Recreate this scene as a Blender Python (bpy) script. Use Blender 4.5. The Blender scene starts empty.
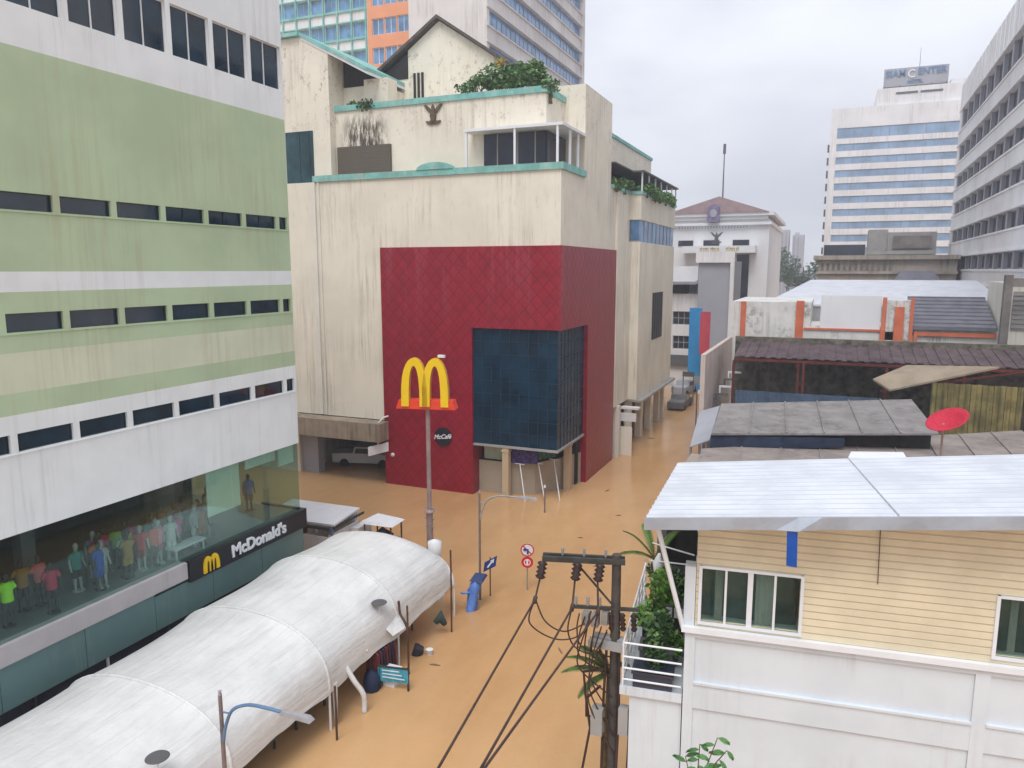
import bpy, math, random
from mathutils import Vector, Matrix
R = math.radians
random.seed(7)
scene = bpy.context.scene
col = bpy.context.collection

# ------------------------------------------------------------------ materials
def nt(name):
    m = bpy.data.materials.new(name); m.use_nodes = True
    n = m.node_tree; b = n.nodes['Principled BSDF']
    return m, n, b
def L(n, a, b): n.links.new(a, b)
def math_node(n, op, a, b=None, c=None):
    k = n.nodes.new('ShaderNodeMath'); k.operation = op
    for i, v in enumerate((a, b, c)):
        if v is None: continue
        if isinstance(v, (int, float)): k.inputs[i].default_value = v
        else: L(n, v, k.inputs[i])
    return k.outputs[0]
def mixc(n, f, a, b, mode='MIX'):
    k = n.nodes.new('ShaderNodeMix'); k.data_type = 'RGBA'; k.blend_type = mode
    for s, v in ((0, f), (6, a), (7, b)):
        if isinstance(v, (int, float)): k.inputs[s].default_value = v
        elif isinstance(v, tuple): k.inputs[s].default_value = (*v[:3], 1)
        else: L(n, v, k.inputs[s])
    return k.outputs[2]
def noise(n, vec, scale, detail=4, rough=.6):
    k = n.nodes.new('ShaderNodeTexNoise'); k.inputs['Scale'].default_value = scale
    k.inputs['Detail'].default_value = detail; k.inputs['Roughness'].default_value = rough
    L(n, vec, k.inputs['Vector']); return k.outputs['Fac']
def ramp(n, fac, a, b):
    k = n.nodes.new('ShaderNodeMapRange'); k.inputs[1].default_value = a; k.inputs[2].default_value = b
    k.interpolation_type = 'SMOOTHSTEP'
    L(n, fac, k.inputs[0]); return k.outputs[0]
def pos(n, scale=(1, 1, 1)):
    g = n.nodes.new('ShaderNodeNewGeometry'); mp = n.nodes.new('ShaderNodeMapping')
    mp.inputs['Scale'].default_value = scale; L(n, g.outputs['Position'], mp.inputs['Vector'])
    return mp.outputs['Vector']

def mat(name, c, rough=.8, var=.1, scale=2., streak=None, blotch=None, bump=.0, metal=0., spec=.3, bscale=40):
    """streak / blotch = (colour, amount, lower threshold)"""
    m, n, b = nt(name)
    b.inputs['Roughness'].default_value = rough; b.inputs['Metallic'].default_value = metal
    b.inputs['Specular IOR Level'].default_value = spec
    p = pos(n)
    f = noise(n, p, scale)
    f = ramp(n, f, .3, .7)
    lo = tuple(max(0, x*(1-var)) for x in c); hi = tuple(min(1, x*(1+var)) for x in c)
    out = mixc(n, f, lo, hi)
    if blotch:
        bc, amt, th = blotch
        g = ramp(n, noise(n, p, .55, 6, .7), th, th+.16)
        g2 = ramp(n, noise(n, p, 3.1, 5, .7), .42, .62)
        out = mixc(n, math_node(n, 'MULTIPLY', math_node(n, 'MULTIPLY', g, g2), amt), out, bc)
    if streak:
        sc, amt, th = streak
        s1 = ramp(n, noise(n, pos(n, (2.6, 2.6, .10)), 1.6, 6, .75), th, th+.2)
        s2 = ramp(n, noise(n, pos(n, (.35, .35, .25)), 1.0, 3, .5), .38, .62)
        out = mixc(n, math_node(n, 'MULTIPLY', math_node(n, 'MULTIPLY', s1, s2), amt), out, sc)
    L(n, out, b.inputs['Base Color'])
    if bump:
        k = n.nodes.new('ShaderNodeBump'); k.inputs['Strength'].default_value = bump; k.inputs['Distance'].default_value = .05
        L(n, noise(n, p, bscale, 5), k.inputs['Height']); L(n, k.outputs[0], b.inputs['Normal'])
    return m

M = {}
DIRT = (.20, .18, .14)
def cream(name, c, amt=.55):
    m, n, b = nt(name); b.inputs['Roughness'].default_value = .88; b.inputs['Specular IOR Level'].default_value = .2
    p = pos(n)
    out = mixc(n, ramp(n, noise(n, p, .35, 5), .3, .7), tuple(x*.93 for x in c), tuple(x*1.05 for x in c))
    s1 = ramp(n, noise(n, pos(n, (2.2, 2.2, .09)), 1.7, 6, .8), .45, .68)
    s2 = ramp(n, noise(n, pos(n, (.3, .3, .2)), 1.0, 3, .5), .36, .66)
    out = mixc(n, math_node(n, 'MULTIPLY', math_node(n, 'MULTIPLY', s1, s2), amt), out, (.30, .25, .19))
    # mould blotches, denser in the storey just under the roof terraces
    sep = n.nodes.new('ShaderNodeSeparateXYZ'); g = n.nodes.new('ShaderNodeNewGeometry')
    L(n, g.outputs['Position'], sep.inputs[0]); z = sep.outputs[2]
    band = math_node(n, 'MULTIPLY', ramp(n, z, 21., 23.6), 1.0)
    blot = ramp(n, noise(n, pos(n, (1, 1, .8)), 2.2, 8, .8), .54, .66)
    out = mixc(n, math_node(n, 'MULTIPLY', math_node(n, 'MULTIPLY', band, blot), .6), out, (.24, .15, .12))
    band2 = math_node(n, 'MULTIPLY', ramp(n, z, 13.5, 19.), ramp(n, math_node(n, 'MULTIPLY', z, -1), -19.8, -18.4))
    blot2 = ramp(n, noise(n, pos(n, (1.6, 1.6, .45)), 1.7, 8, .8), .54, .70)
    out = mixc(n, math_node(n, 'MULTIPLY', math_node(n, 'MULTIPLY', band2, blot2), .4), out, (.27, .18, .14))
    # black mould patch over the old shutter on the terrace wall
    vx = math_node(n, 'SUBTRACT', 1.0, math_node(n, 'DIVIDE', math_node(n, 'ABSOLUTE', math_node(n, 'ADD', sep.outputs[0], 28.0)), 2.1))
    vz = math_node(n, 'SUBTRACT', 1.0, math_node(n, 'DIVIDE', math_node(n, 'ABSOLUTE', math_node(n, 'SUBTRACT', z, 22.0)), 2.2))
    mk = math_node(n, 'MULTIPLY', ramp(n, vx, 0, .6), ramp(n, vz, 0, .6))
    md = ramp(n, noise(n, pos(n, (2.4, 2.4, .5)), 1.5, 7, .75), .40, .55)
    out = mixc(n, math_node(n, 'MULTIPLY', mk, md), out, (.09, .07, .06))
    fine = ramp(n, noise(n, p, 6, 8, .8), .25, .8)
    out = mixc(n, .35, out, mixc(n, fine, (.45,.45,.45), (.56,.56,.56)), 'OVERLAY')
    L(n, out, b.inputs['Base Color'])
    return m
M['cream'] = cream('cream_render', (.78, .73, .615))
M['cream_light'] = cream('pale_cream_render', (.76, .73, .65), .4)
ST = ((.30, .30, .27), .5, .5)
M['green'] = mat('green_paint', (.435, .55, .365), .75, .07, .4, ((.40,.38,.24), .42, .46))
M['pale_green'] = mat('pale_green_paint', (.60, .64, .49), .75, .05, .5, ((.42,.38,.26), .42, .44))
M['white_wall'] = mat('white_wall_paint', (.76, .80, .81), .7, .05, .5, ((.50,.49,.48), .38, .47))
M['white'] = mat('white_paint', (.74, .755, .78), .6, .04, 1.0, ((.45,.43,.40), .25, .5))
M['white_clean'] = mat('white_enamel', (.76, .785, .82), .45, .03, 2.0)
M['house_white'] = mat('house_white_render', (.65, .695, .735), .75, .04, .9, ((.46,.45,.44), .55, .46), bump=.08)
M['grey_band'] = mat('grey_band', (.47, .44, .45), .7, .06, 1.0, ST)
M['dark_glass'] = mat('dark_glass', (.010, .028, .048), .06, .3, .8, spec=.6)
M['navy_glass'] = mat('navy_glass', (.007, .028, .055), .12, .5, .6, spec=.18)
M['blue_glass'] = mat('blue_glass', (.13, .26, .46), .15, .35, .6, spec=.6)
M['far_glass'] = mat('far_blue_glass', (.25, .37, .53), .35, .2, .3, spec=.3)
M['slate_glass'] = mat('slate_glass', (.03, .035, .055), .15, .4, .4, spec=.5)
M['grey_pier'] = mat('grey_pier', (.30, .30, .34), .6, .1, .5)
M['teal_panel'] = mat('teal_panel', (.115, .205, .205), .35, .08, .6, ST, spec=.5)
M['teal'] = mat('teal_coping_paint', (.20, .47, .43), .6, .18, 1.4, ((.5,.5,.42), .6, .45))
M['frame_dark'] = mat('dark_frame', (.05, .06, .07), .5, .1)
M['black'] = mat('black_panel', (.018, .018, .025), .4, .1)
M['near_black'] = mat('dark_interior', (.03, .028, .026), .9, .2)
M['interior_grey'] = mat('interior_grey', (.16, .16, .165), .9, .3, .6)
M['shop_floor'] = mat('shop_floor', (.16, .185, .18), .35, .12, 1.0)
M['grey'] = mat('grey_concrete', (.33, .32, .31), .85, .12, 1.0, ST)
M['dark_grey'] = mat('dark_grey', (.12, .12, .125), .8, .15, 1.0)
M['galv'] = mat('galvanised_steel', (.36, .36, .36), .45, .12, 3, metal=.5)
M['beige'] = mat('beige_shutter', (.45, .35, .24), .7, .08, 1.5, ST)
M['tan_col'] = mat('tan_column', (.52, .40, .27), .6, .05, 1.5)
M['canopy_c'] = mat('canopy_concrete', (.34, .28, .21), .85, .12, 1.2, ((.10,.08,.06), .7, .42))
M['yellow'] = mat('yellow_sign_face', (.85, .55, .012), .35, .03, 2)
M['yellow_side'] = mat('yellow_sign_side', (.62, .35, .01), .4, .05, 2)
M['red_sign'] = mat('red_sign_base', (.72, .055, .02), .4, .08, 2)
M['orange'] = mat('orange_paint', (.62, .16, .08), .7, .12, 1.0, ST)
M['salmon'] = mat('salmon_orange_wall', (.78, .34, .18), .75, .05, .5)
M['red_panel'] = mat('red_banner', (.52, .06, .09), .6, .1, 1.0)
M['sky_blue'] = mat('blue_banner', (.03, .27, .60), .5, .05, 1.0)
M['royal'] = mat('royal_blue', (.01, .08, .38), .4, .1, 3)
M['bag_blue'] = mat('blue_plastic', (.12, .24, .62), .45, .2, 4, bump=.3, bscale=10)
M['cyan_board'] = mat('turquoise_board', (.06, .33, .45), .45, .25, 3)
M['dish_red'] = mat('red_mesh_dish', (.50, .02, .05), .6, .15, 12, bump=.3, bscale=60)
M['rust_post'] = mat('rust_red_steel', (.12, .025, .02), .7, .3, 4)
M['rust_roof'] = mat('rusty_purple_roof', (.085, .06, .065), .8, .35, 1.2, ((.20,.15,.13), .5, .45))
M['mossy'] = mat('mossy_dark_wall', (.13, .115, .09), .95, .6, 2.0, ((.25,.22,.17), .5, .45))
M['weathered'] = mat('mould_stained_white', (.70, .69, .66), .85, .08, 1, ((.16,.14,.11), .6, .46), ((.12,.11,.09), .65, .47))
M['grey_roof'] = mat('grey_fibre_cement', (.23, .215, .21), .9, .16, 1.3, bump=.15, blotch=((.09,.08,.08), .6, .45))
M['brown_roof'] = mat('brown_grey_roof', (.26, .225, .205), .9, .18, .9, bump=.1, blotch=((.12,.10,.09), .6, .45))
M['tile_roof'] = mat('slate_tile_roof', (.155, .155, .185), .8, .15, 1.5)
M['maroon_roof'] = mat('maroon_tile_roof', (.36, .26, .265), .8, .1, 1.0)
M['wood_fence'] = mat('mossy_wood_boards', (.21, .17, .065), .85, .35, 1.5, ((.05,.055,.02), .8, .42))
M['tan_sheet'] = mat('tan_sheet', (.28, .225, .165), .8, .15, 1.0, ST)
M['blue_sheet'] = mat('blue_corrugated', (.07, .11, .17), .7, .25, 1.5)
M['stone'] = mat('heritage_stone', (.40, .35, .30), .9, .15, .6, ((.13,.12,.11), .6, .42))
M['stone_dark'] = mat('aged_dark_stone', (.20, .18, .17), .9, .25, .8)
M['far_white'] = mat('far_white_wall', (.78, .775, .78), .85, .05, .2, ((.48,.45,.42), .5, .42))
M['tower_white'] = mat('tower_white_tile', (.82, .825, .84), .8, .05, .25, ((.42,.40,.39), .5, .45))
M['tower_beige'] = mat('beige_tower_render', (.66, .625, .60), .85, .06, .3, ((.30,.26,.24), .45, .42))
M['civic'] = mat('civic_white_wall', (.76, .77, .79), .8, .04, .3, ((.5,.5,.5), .3, .5))
M['panel_grey'] = mat('grey_render_panel', (.36, .37, .41), .85, .05, .4)
M['haze_tower'] = mat('distant_tower', (.45, .45, .49), .9, .1, .1)
M['salmon_wall'] = mat('pale_salmon_wall', (.55, .45, .40), .85, .1, .8, ST)
M['purple'] = mat('purple_emblem', (.22, .17, .30), .6, .2, 2)
M['bronze'] = mat('weathered_bronze', (.11, .08, .045), .6, .3, 4)
M['gold'] = mat('gold_letters', (.55, .42, .10), .5, .1)
M['siding_c'] = None
M['pole_dark'] = mat('creosoted_pole', (.075, .065, .058), .8, .25, 3)
M['steel_dark'] = mat('dark_painted_steel', (.05, .05, .045), .6, .25, 3)
M['porcelain'] = mat('brown_porcelain', (.045, .025, .022), .3, .2, 5)
M['cable'] = mat('cable_sheath', (.06, .035, .03), .6, .2, 5)
M['pipe_blue'] = mat('blue_painted_tube', (.12, .22, .38), .5, .1)
M['lamp_metal'] = mat('grey_lamp_metal', (.33, .32, .33), .5, .15, 3)
M['lamp_pole'] = mat('weathered_lamp_pole', (.20, .15, .14), .6, .2, 3)
M['rust_pole'] = mat('thin_rusty_pole', (.10, .05, .035), .7, .3, 4)
M['trunk'] = mat('plant_stem', (.14, .10, .05), .9, .3, 5)
M['leaf'] = mat('dark_leaf', (.035, .085, .028), .5, .5, 3)
M['leaf_bright'] = mat('bright_leaf', (.12, .27, .035), .5, .4, 3)
M['leaf_young'] = mat('young_leaf', (.09, .20, .07), .45, .4, 3)
M['hedge_light'] = mat('highlight_leaf', (.17, .27, .09), .6, .5, 3)  # lighter leaf colour mixed in at random for highlights in the foliage
M['palm'] = mat('palm_leaf', (.07, .14, .025), .5, .5, 4)
M['hedge'] = mat('terrace_hedge_leaf', (.085, .19, .06), .6, .6, 2)
M['far_leaf'] = mat('distant_leaf', (.12, .17, .12), .8, .4, .5)
M['curtain'] = mat('curtain_fabric', (.33, .33, .31), .9, .1, 2)
M['window_green'] = mat('greenish_pane', (.10, .17, .17), .08, .3, 1.2, spec=.6)
M['green_lit'] = mat('doorway_glow_green', (.52, .62, .47), .7, .1, 1)  # green light of the lit doorway, put into a plain colour
M['menu'] = mat('purple_menu_board', (.05, .03, .16), .3, .9, 6)
M['menu_green'] = mat('dark_green_menu', (.03, .10, .08), .3, .9, 8)
M['debris'] = mat('driftwood', (.22, .13, .07), .9, .2, 5)
M['blind'] = mat('pale_green_blind', (.72, .80, .66), .7, .05, 1)

def rib_mat(name, c, dirv, period, dark=.82, rough=.4, depth=.02, metal=0, seam=None, spec=.4, var=.04):
    """sheet with ribs: lines of constant dot(position, dirv) every `period` metres (object coordinates)"""
    m, n, b = nt(name); b.inputs['Roughness'].default_value = rough; b.inputs['Metallic'].default_value = metal
    b.inputs['Specular IOR Level'].default_value = spec
    tc = n.nodes.new('ShaderNodeTexCoord'); d = n.nodes.new('ShaderNodeVectorMath'); d.operation = 'DOT_PRODUCT'
    L(n, tc.outputs['Object'], d.inputs[0]); d.inputs[1].default_value = dirv
    fr = math_node(n, 'FRACT', math_node(n, 'DIVIDE', d.outputs['Value'], period))
    tri = math_node(n, 'ABSOLUTE', math_node(n, 'SUBTRACT', fr, .5))
    line = ramp(n, tri, .38, .47)
    base = mixc(n, ramp(n, noise(n, tc.outputs['Object'], .9, 5), .3, .7), tuple(x*(1-var*1.5) for x in c), tuple(min(1, x*(1+var)) for x in c))
    out = mixc(n, line, base, tuple(x*dark for x in c))
    L(n, out, b.inputs['Base Color'])
    k = n.nodes.new('ShaderNodeBump'); k.inputs['Distance'].default_value = depth; k.invert = True; k.inputs['Strength'].default_value = .7
    L(n, line, k.inputs['Height']); L(n, k.outputs[0], b.inputs['Normal'])
    return m
M['siding'] = rib_mat('cream_siding', (.74, .655, .475), (0, 0, 1), .145, .82, .6, .02, spec=.25, var=.07)
M['roof_sheet'] = rib_mat('white_roof_sheet', (.60, .625, .68), (0, 1, 0), .30, .86, .55, .02, spec=.25, var=.08)
M['shutter'] = rib_mat('roller_shutter', (.42, .36, .28), (0, 0, 1), .12, .7, .6, .02)

def quilt(name, c):
    m, n, b = nt(name); b.inputs['Roughness'].default_value = .34; b.inputs['Specular IOR Level'].default_value = .45
    g = n.nodes.new('ShaderNodeNewGeometry'); s = n.nodes.new('ShaderNodeSeparateXYZ'); L(n, g.outputs['Position'], s.inputs[0])
    u = math_node(n, 'ADD', s.outputs[0], s.outputs[1])
    def ln(sign):
        a = math_node(n, 'ADD', math_node(n, 'MULTIPLY', u, 1.0), math_node(n, 'MULTIPLY', s.outputs[2], sign*.9))
        fr = math_node(n, 'FRACT', math_node(n, 'DIVIDE', a, .78))
        return math_node(n, 'ABSOLUTE', math_node(n, 'SUBTRACT', fr, .5))
    a, c2 = ln(1), ln(-1)
    e = math_node(n, 'MAXIMUM', a, c2)
    line = ramp(n, e, .40, .49)
    base = mixc(n, ramp(n, noise(n, pos(n), 1.2, 6, .7), .3, .7), tuple(x*.82 for x in c), tuple(x*1.12 for x in c))
    st = math_node(n, 'MULTIPLY', ramp(n, noise(n, pos(n, (1.4, 1.4, .07)), 1.5, 6, .7), .50, .66), ramp(n, s.outputs[2], 6., 15.))
    base = mixc(n, math_node(n, 'MULTIPLY', st, .18), base, (.42, .16, .20))
    out = mixc(n, math_node(n, 'MULTIPLY', line, .55), base, tuple(x*.42 for x in c))
    L(n, out, b.inputs['Base Color'])
    k = n.nodes.new('ShaderNodeBump'); k.inputs['Distance'].default_value = .03; k.invert = True; k.inputs['Strength'].default_value = .5
    L(n, e, k.inputs['Height']); L(n, k.outputs[0], b.inputs['Normal'])
    return m
M['quilt'] = quilt('quilted_red_cladding', (.29, .009, .026))

def tarp():
    m, n, b = nt('white_tent_fabric'); b.inputs['Roughness'].default_value = .45; b.inputs['Specular IOR Level'].default_value = .35
    p = pos(n)
    out = mixc(n, ramp(n, noise(n, p, .8, 5), .3, .7), (.62, .625, .62), (.72, .725, .72))
    d = ramp(n, noise(n, pos(n, (2.6, .22, 2.6)), 1.3, 6, .7), .50, .68)
    out = mixc(n, math_node(n, 'MULTIPLY', d, .4), out, (.47, .465, .44))
    sp = ramp(n, noise(n, p, 5.5, 6, .8), .66, .74)
    out = mixc(n, math_node(n, 'MULTIPLY', sp, .5), out, (.30, .29, .27))
    # welded seams that run along the tent
    sp_ = n.nodes.new('ShaderNodeSeparateXYZ'); L(n, pos(n), sp_.inputs[0])
    sf = math_node(n, 'ABSOLUTE', math_node(n, 'SUBTRACT', math_node(n, 'FRACT', math_node(n, 'DIVIDE', sp_.outputs[0], .92)), .5))
    out = mixc(n, math_node(n, 'MULTIPLY', ramp(n, sf, .47, .495), .28), out, (.46, .46, .45))
    L(n, out, b.inputs['Base Color'])
    k = n.nodes.new('ShaderNodeBump'); k.inputs['Distance'].default_value = .12; k.inputs['Strength'].default_value = .6
    h = math_node(n, 'ADD', noise(n, pos(n, (1.9, .28, 1.9)), 1.3, 4, .55), math_node(n, 'MULTIPLY', noise(n, pos(n, (1.0, 1.2, 1)), 2.2, 3, .5), .35))
    L(n, h, k.inputs['Height']); L(n, k.outputs[0], b.inputs['Normal'])
    return m
M['tarp'] = tarp()

def shop_glass():
    m = bpy.data.materials.new('shopfront_glass'); m.use_nodes = True; n = m.node_tree; n.nodes.clear()
    o = n.nodes.new('ShaderNodeOutputMaterial'); t = n.nodes.new('ShaderNodeBsdfTransparent'); g = n.nodes.new('ShaderNodeBsdfGlossy')
    t.inputs[0].default_value = (.80, .89, .87, 1); g.inputs[0].default_value = (.8, .9, .9, 1); g.inputs['Roughness'].default_value = .03
    f = n.nodes.new('ShaderNodeFresnel'); f.inputs[0].default_value = 1.45
    a = math_node(n, 'ADD', math_node(n, 'MULTIPLY', f.outputs[0], .26), .01)
    x = n.nodes.new('ShaderNodeMixShader'); L(n, a, x.inputs[0]); L(n, t.outputs[0], x.inputs[1]); L(n, g.outputs[0], x.inputs[2]); L(n, x.outputs[0], o.inputs[0])
    return m
M['shop_glass'] = shop_glass()

def water():
    m, n, b = nt('muddy_flood_water'); b.inputs['Roughness'].default_value = .07
    b.inputs['Specular IOR Level'].default_value = .5; b.inputs['IOR'].default_value = 1.33
    p = pos(n)
    f = ramp(n, noise(n, pos(n, (1, .6, 1)), .09, 5, .6), .3, .7)
    f2 = ramp(n, noise(n, pos(n, (1.6, .5, 1)), .5, 6, .65), .35, .7)
    out = mixc(n, f, (.46, .262, .118), (.60, .365, .178))
    out = mixc(n, math_node(n, 'MULTIPLY', f2, .35), out, (.64, .385, .19))
    L(n, out, b.inputs['Base Color'])
    k = n.nodes.new('ShaderNodeBump'); k.inputs['Distance'].default_value = .04; k.inputs['Strength'].default_value = .5
    h = math_node(n, 'ADD', noise(n, pos(n, (1, .7, 1)), 1.3, 5, .65), math_node(n, 'MULTIPLY', noise(n, p, 7, 3), .25))
    L(n, h, k.inputs['Height']); L(n, k.outputs[0], b.inputs['Normal'])
    return m
M['water'] = water()
def flat(name, c, rough=.6):
    return mat(name, c, rough, .06, 3)
_fc = {}
def cl(c, rough=.7):
    k = tuple(c)
    if k not in _fc: _fc[k] = flat('fabric_%02d%02d%02d' % tuple(int(x*99) for x in c), c, rough)
    return _fc[k]

# ------------------------------------------------------------------ mesh builder
OFF = {}
class Pl:
    """vertical plane: point p (x, y), direction d, outward normal n"""
    def __init__(s, p, d, n):
        s.p = p; l = math.hypot(*d); s.d = (d[0]/l, d[1]/l); l = math.hypot(*n); s.n = (n[0]/l, n[1]/l)
    def at(s, u, z, o=0): return (s.p[0]+s.d[0]*u+s.n[0]*o, s.p[1]+s.d[1]*u+s.n[1]*o, z)
class MB:
    def __init__(s): s.v = []; s.f = []; s.m = []; s.s = []
    def add(s, vs, fs, mi=0, smooth=False):
        b = len(s.v); s.v += [tuple(v) for v in vs]
        for f in fs: s.f.append([b+i for i in f]); s.m.append(mi); s.s.append(smooth)
        return s
    def quad(s, a, b, c, d, mi=0): return s.add([a, b, c, d], [(0, 1, 2, 3)], mi)
    def hexa(s, p, mi=0):
        return s.add(p, [(0, 3, 2, 1), (4, 5, 6, 7), (0, 1, 5, 4), (1, 2, 6, 5), (2, 3, 7, 6), (3, 0, 4, 7)], mi)
    def box(s, x0, x1, y0, y1, z0, z1, mi=0):
        return s.hexa([(x0,y0,z0),(x1,y0,z0),(x1,y1,z0),(x0,y1,z0),(x0,y0,z1),(x1,y0,z1),(x1,y1,z1),(x0,y1,z1)], mi)
    def pbox(s, P, u0, u1, z0, z1, o0, o1, mi=0):
        return s.hexa([P.at(u0,z0,o0),P.at(u1,z0,o0),P.at(u1,z0,o1),P.at(u0,z0,o1),P.at(u0,z1,o0),P.at(u1,z1,o0),P.at(u1,z1,o1),P.at(u0,z1,o1)], mi)
    def prism(s, poly, vec, mi=0):
        n = len(poly); q = [tuple(a[i]+vec[i] for i in range(3)) for a in poly]
        s.add(list(poly)+q, [tuple(range(n))[::-1], tuple(range(n, 2*n))]+[(i, (i+1) % n, n+(i+1) % n, n+i) for i in range(n)], mi); return s
    def tube(s, pts, r, n=8, mi=0, smooth=True, caps=True):
        pts = [Vector(p) for p in pts]; k = len(pts)
        rs = r if isinstance(r, (list, tuple)) else [r]*k
        vs = []; prev = None
        for i, p in enumerate(pts):
            t = (pts[min(i+1, k-1)]-pts[max(i-1, 0)]).normalized()
            if prev is None:
                a = Vector((0, 0, 1)) if abs(t.z) < .9 else Vector((1, 0, 0)); x = t.cross(a).normalized()
            else:
                x = (prev - t*prev.dot(t)).normalized()
            prev = x; y = t.cross(x)
            for j in range(n):
                a = 2*math.pi*j/n; vs.append(p+(x*math.cos(a)+y*math.sin(a))*rs[i])
        fs = [(i*n+j, i*n+(j+1) % n, (i+1)*n+(j+1) % n, (i+1)*n+j) for i in range(k-1) for j in range(n)]
        s.add(vs, fs, mi, smooth)
        if caps: s.add(vs[:n], [tuple(range(n))[::-1]], mi); s.add(vs[-n:], [tuple(range(n))], mi)
        return s
    def bar(s, a, b, w, h, mi=0):
        a = Vector(a); b = Vector(b); t = (b-a).normalized()
        up = Vector((0, 0, 1)) if abs(t.z) < .95 else Vector((0, 1, 0))
        x = t.cross(up).normalized()*(w/2); y = x.cross(t).normalized()*(h/2)
        return s.hexa([a-x-y, a+x-y, b+x-y, b-x-y, a-x+y, a+x+y, b+x+y, b-x+y], mi)
    def lathe(s, c, prof, n=16, mi=0, smooth=True):
        vs = []; k = len(prof)
        for r, z in prof:
            for j in range(n):
                a = 2*math.pi*j/n; vs.append((c[0]+r*math.cos(a), c[1]+r*math.sin(a), c[2]+z))
        fs = [(i*n+j, i*n+(j+1) % n, (i+1)*n+(j+1) % n, (i+1)*n+j) for i in range(k-1) for j in range(n)]
        s.add(vs, fs, mi, smooth); s.add(vs[:n], [tuple(range(n))[::-1]], mi); s.add(vs[-n:], [tuple(range(n))], mi); return s
    def build(s, name, mats, parent=None, label=None, cat=None, group=None, kind=None, origin=None):
        me = bpy.data.meshes.new(name)
        if not isinstance(mats, (list, tuple)): mats = [mats]
        if parent is not None: o = OFF.get(parent.name, Vector((0, 0, 0)))
        elif origin is not None: o = Vector(origin)
        elif kind: o = Vector((0, 0, 0))
        else:
            xs = [v[0] for v in s.v]; ys = [v[1] for v in s.v]; zs = [v[2] for v in s.v]
            o = Vector(((min(xs)+max(xs))/2, (min(ys)+max(ys))/2, min(zs)))
        me.from_pydata([(v[0]-o.x, v[1]-o.y, v[2]-o.z) for v in s.v], [], s.f)
        for m in mats: me.materials.append(m)
        for p, mi, sm in zip(me.polygons, s.m, s.s): p.material_index = mi; p.use_smooth = sm
        me.update()
        ob = bpy.data.objects.new(name, me); col.objects.link(ob)
        if parent is not None: ob.parent = parent
        else: ob.location = o
        OFF[ob.name] = o
        tag(ob, label, cat, group, kind); return ob
def tag(o, label=None, cat=None, group=None, kind=None):
    if label: o['label'] = label
    if cat: o['category'] = cat
    if group: o['group'] = group
    if kind: o['kind'] = kind
def thing(name, label, cat, loc=(0, 0, 0), group=None, local=False, rz=0):
    o = bpy.data.objects.new(name, None); col.objects.link(o); o.location = loc; o.rotation_euler = (0, 0, rz)
    o.empty_display_size = .5
    OFF[o.name] = Vector((0, 0, 0)) if local else Vector(loc)
    tag(o, label, cat, group); return o
def dup(o, parent=None):
    c = o.copy(); col.objects.link(c); c.parent = parent; OFF[c.name] = OFF.get(o.name, Vector())
    for ch in [x for x in bpy.data.objects if x.parent == o]: dup(ch, c)
    return c
def facade(mb, P, u0, u1, z0, z1, holes=(), depth=.15, bands=(), mi=0):
    """wall sheet with real openings and reveals; bands = (z0, z1, material index)"""
    us = sorted({round(x, 4) for x in [u0, u1]+[h[0] for h in holes]+[h[1] for h in holes] if u0-1e-6 <= x <= u1+1e-6})
    zs = sorted({round(x, 4) for x in [z0, z1]+[h[2] for h in holes]+[h[3] for h in holes]+[b[0] for b in bands]+[b[1] for b in bands] if z0-1e-6 <= x <= z1+1e-6})
    flip = (P.d[0]*P.n[1]-P.d[1]*P.n[0]) > 0
    def q(a, b, c, d, m):
        mb.quad(a, d, c, b, m) if flip else mb.quad(a, b, c, d, m)
    def band(z):
        for b in bands:
            if b[0] <= z < b[1]: return b[2]
        return mi
    for j in range(len(zs)-1):
        zc = (zs[j]+zs[j+1])/2; start = None
        for i in range(len(us)):
            solid = i < len(us)-1 and not any(h[0]-1e-5 < (us[i]+us[i+1])/2 < h[1]+1e-5 and h[2] < zc < h[3] for h in holes)
            if solid and start is None: start = us[i]
            if not solid and start is not None:
                e = us[i]; q(P.at(start, zs[j]), P.at(e, zs[j]), P.at(e, zs[j+1]), P.at(start, zs[j+1]), band(zc)); start = None
    for (a, b, c, d) in holes:
        m = band((c+d)/2)
        q(P.at(a, c), P.at(b, c), P.at(b, c, -depth), P.at(a, c, -depth), m)
        q(P.at(a, d, -depth), P.at(b, d, -depth), P.at(b, d), P.at(a, d), m)
        q(P.at(a, c, -depth), P.at(a, d, -depth), P.at(a, d), P.at(a, c), m)
        q(P.at(b, c), P.at(b, d), P.at(b, d, -depth), P.at(b, c, -depth), m)
def window(P, h, parent, glass, frame=None, depth=.15, mull=(), fr=.04, name='window', bars=()):
    """window unit set back in the opening h; mull = fractions for vertical bars"""
    mb = MB(); a, b, c, d = h; o = -depth
    mb.pbox(P, a-.02, b+.02, c-.02, d+.02, o-.04, o-.005, 0)
    if frame:
        mb.pbox(P, a, a+fr, c, d, o, o+.04, 1); mb.pbox(P, b-fr, b, c, d, o, o+.04, 1)
        mb.pbox(P, a+fr, b-fr, c, c+fr, o, o+.038, 1); mb.pbox(P, a+fr, b-fr, d-fr, d, o, o+.038, 1)
        for k in mull: mb.pbox(P, a+(b-a)*k-fr/2, a+(b-a)*k+fr/2, c+fr, d-fr, o, o+.035, 1)
        for k in bars: mb.pbox(P, a+fr, b-fr, c+(d-c)*k-fr/2, c+(d-c)*k+fr/2, o, o+.03, 1)
    return mb.build(name, [glass, frame] if frame else [glass], parent)
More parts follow.
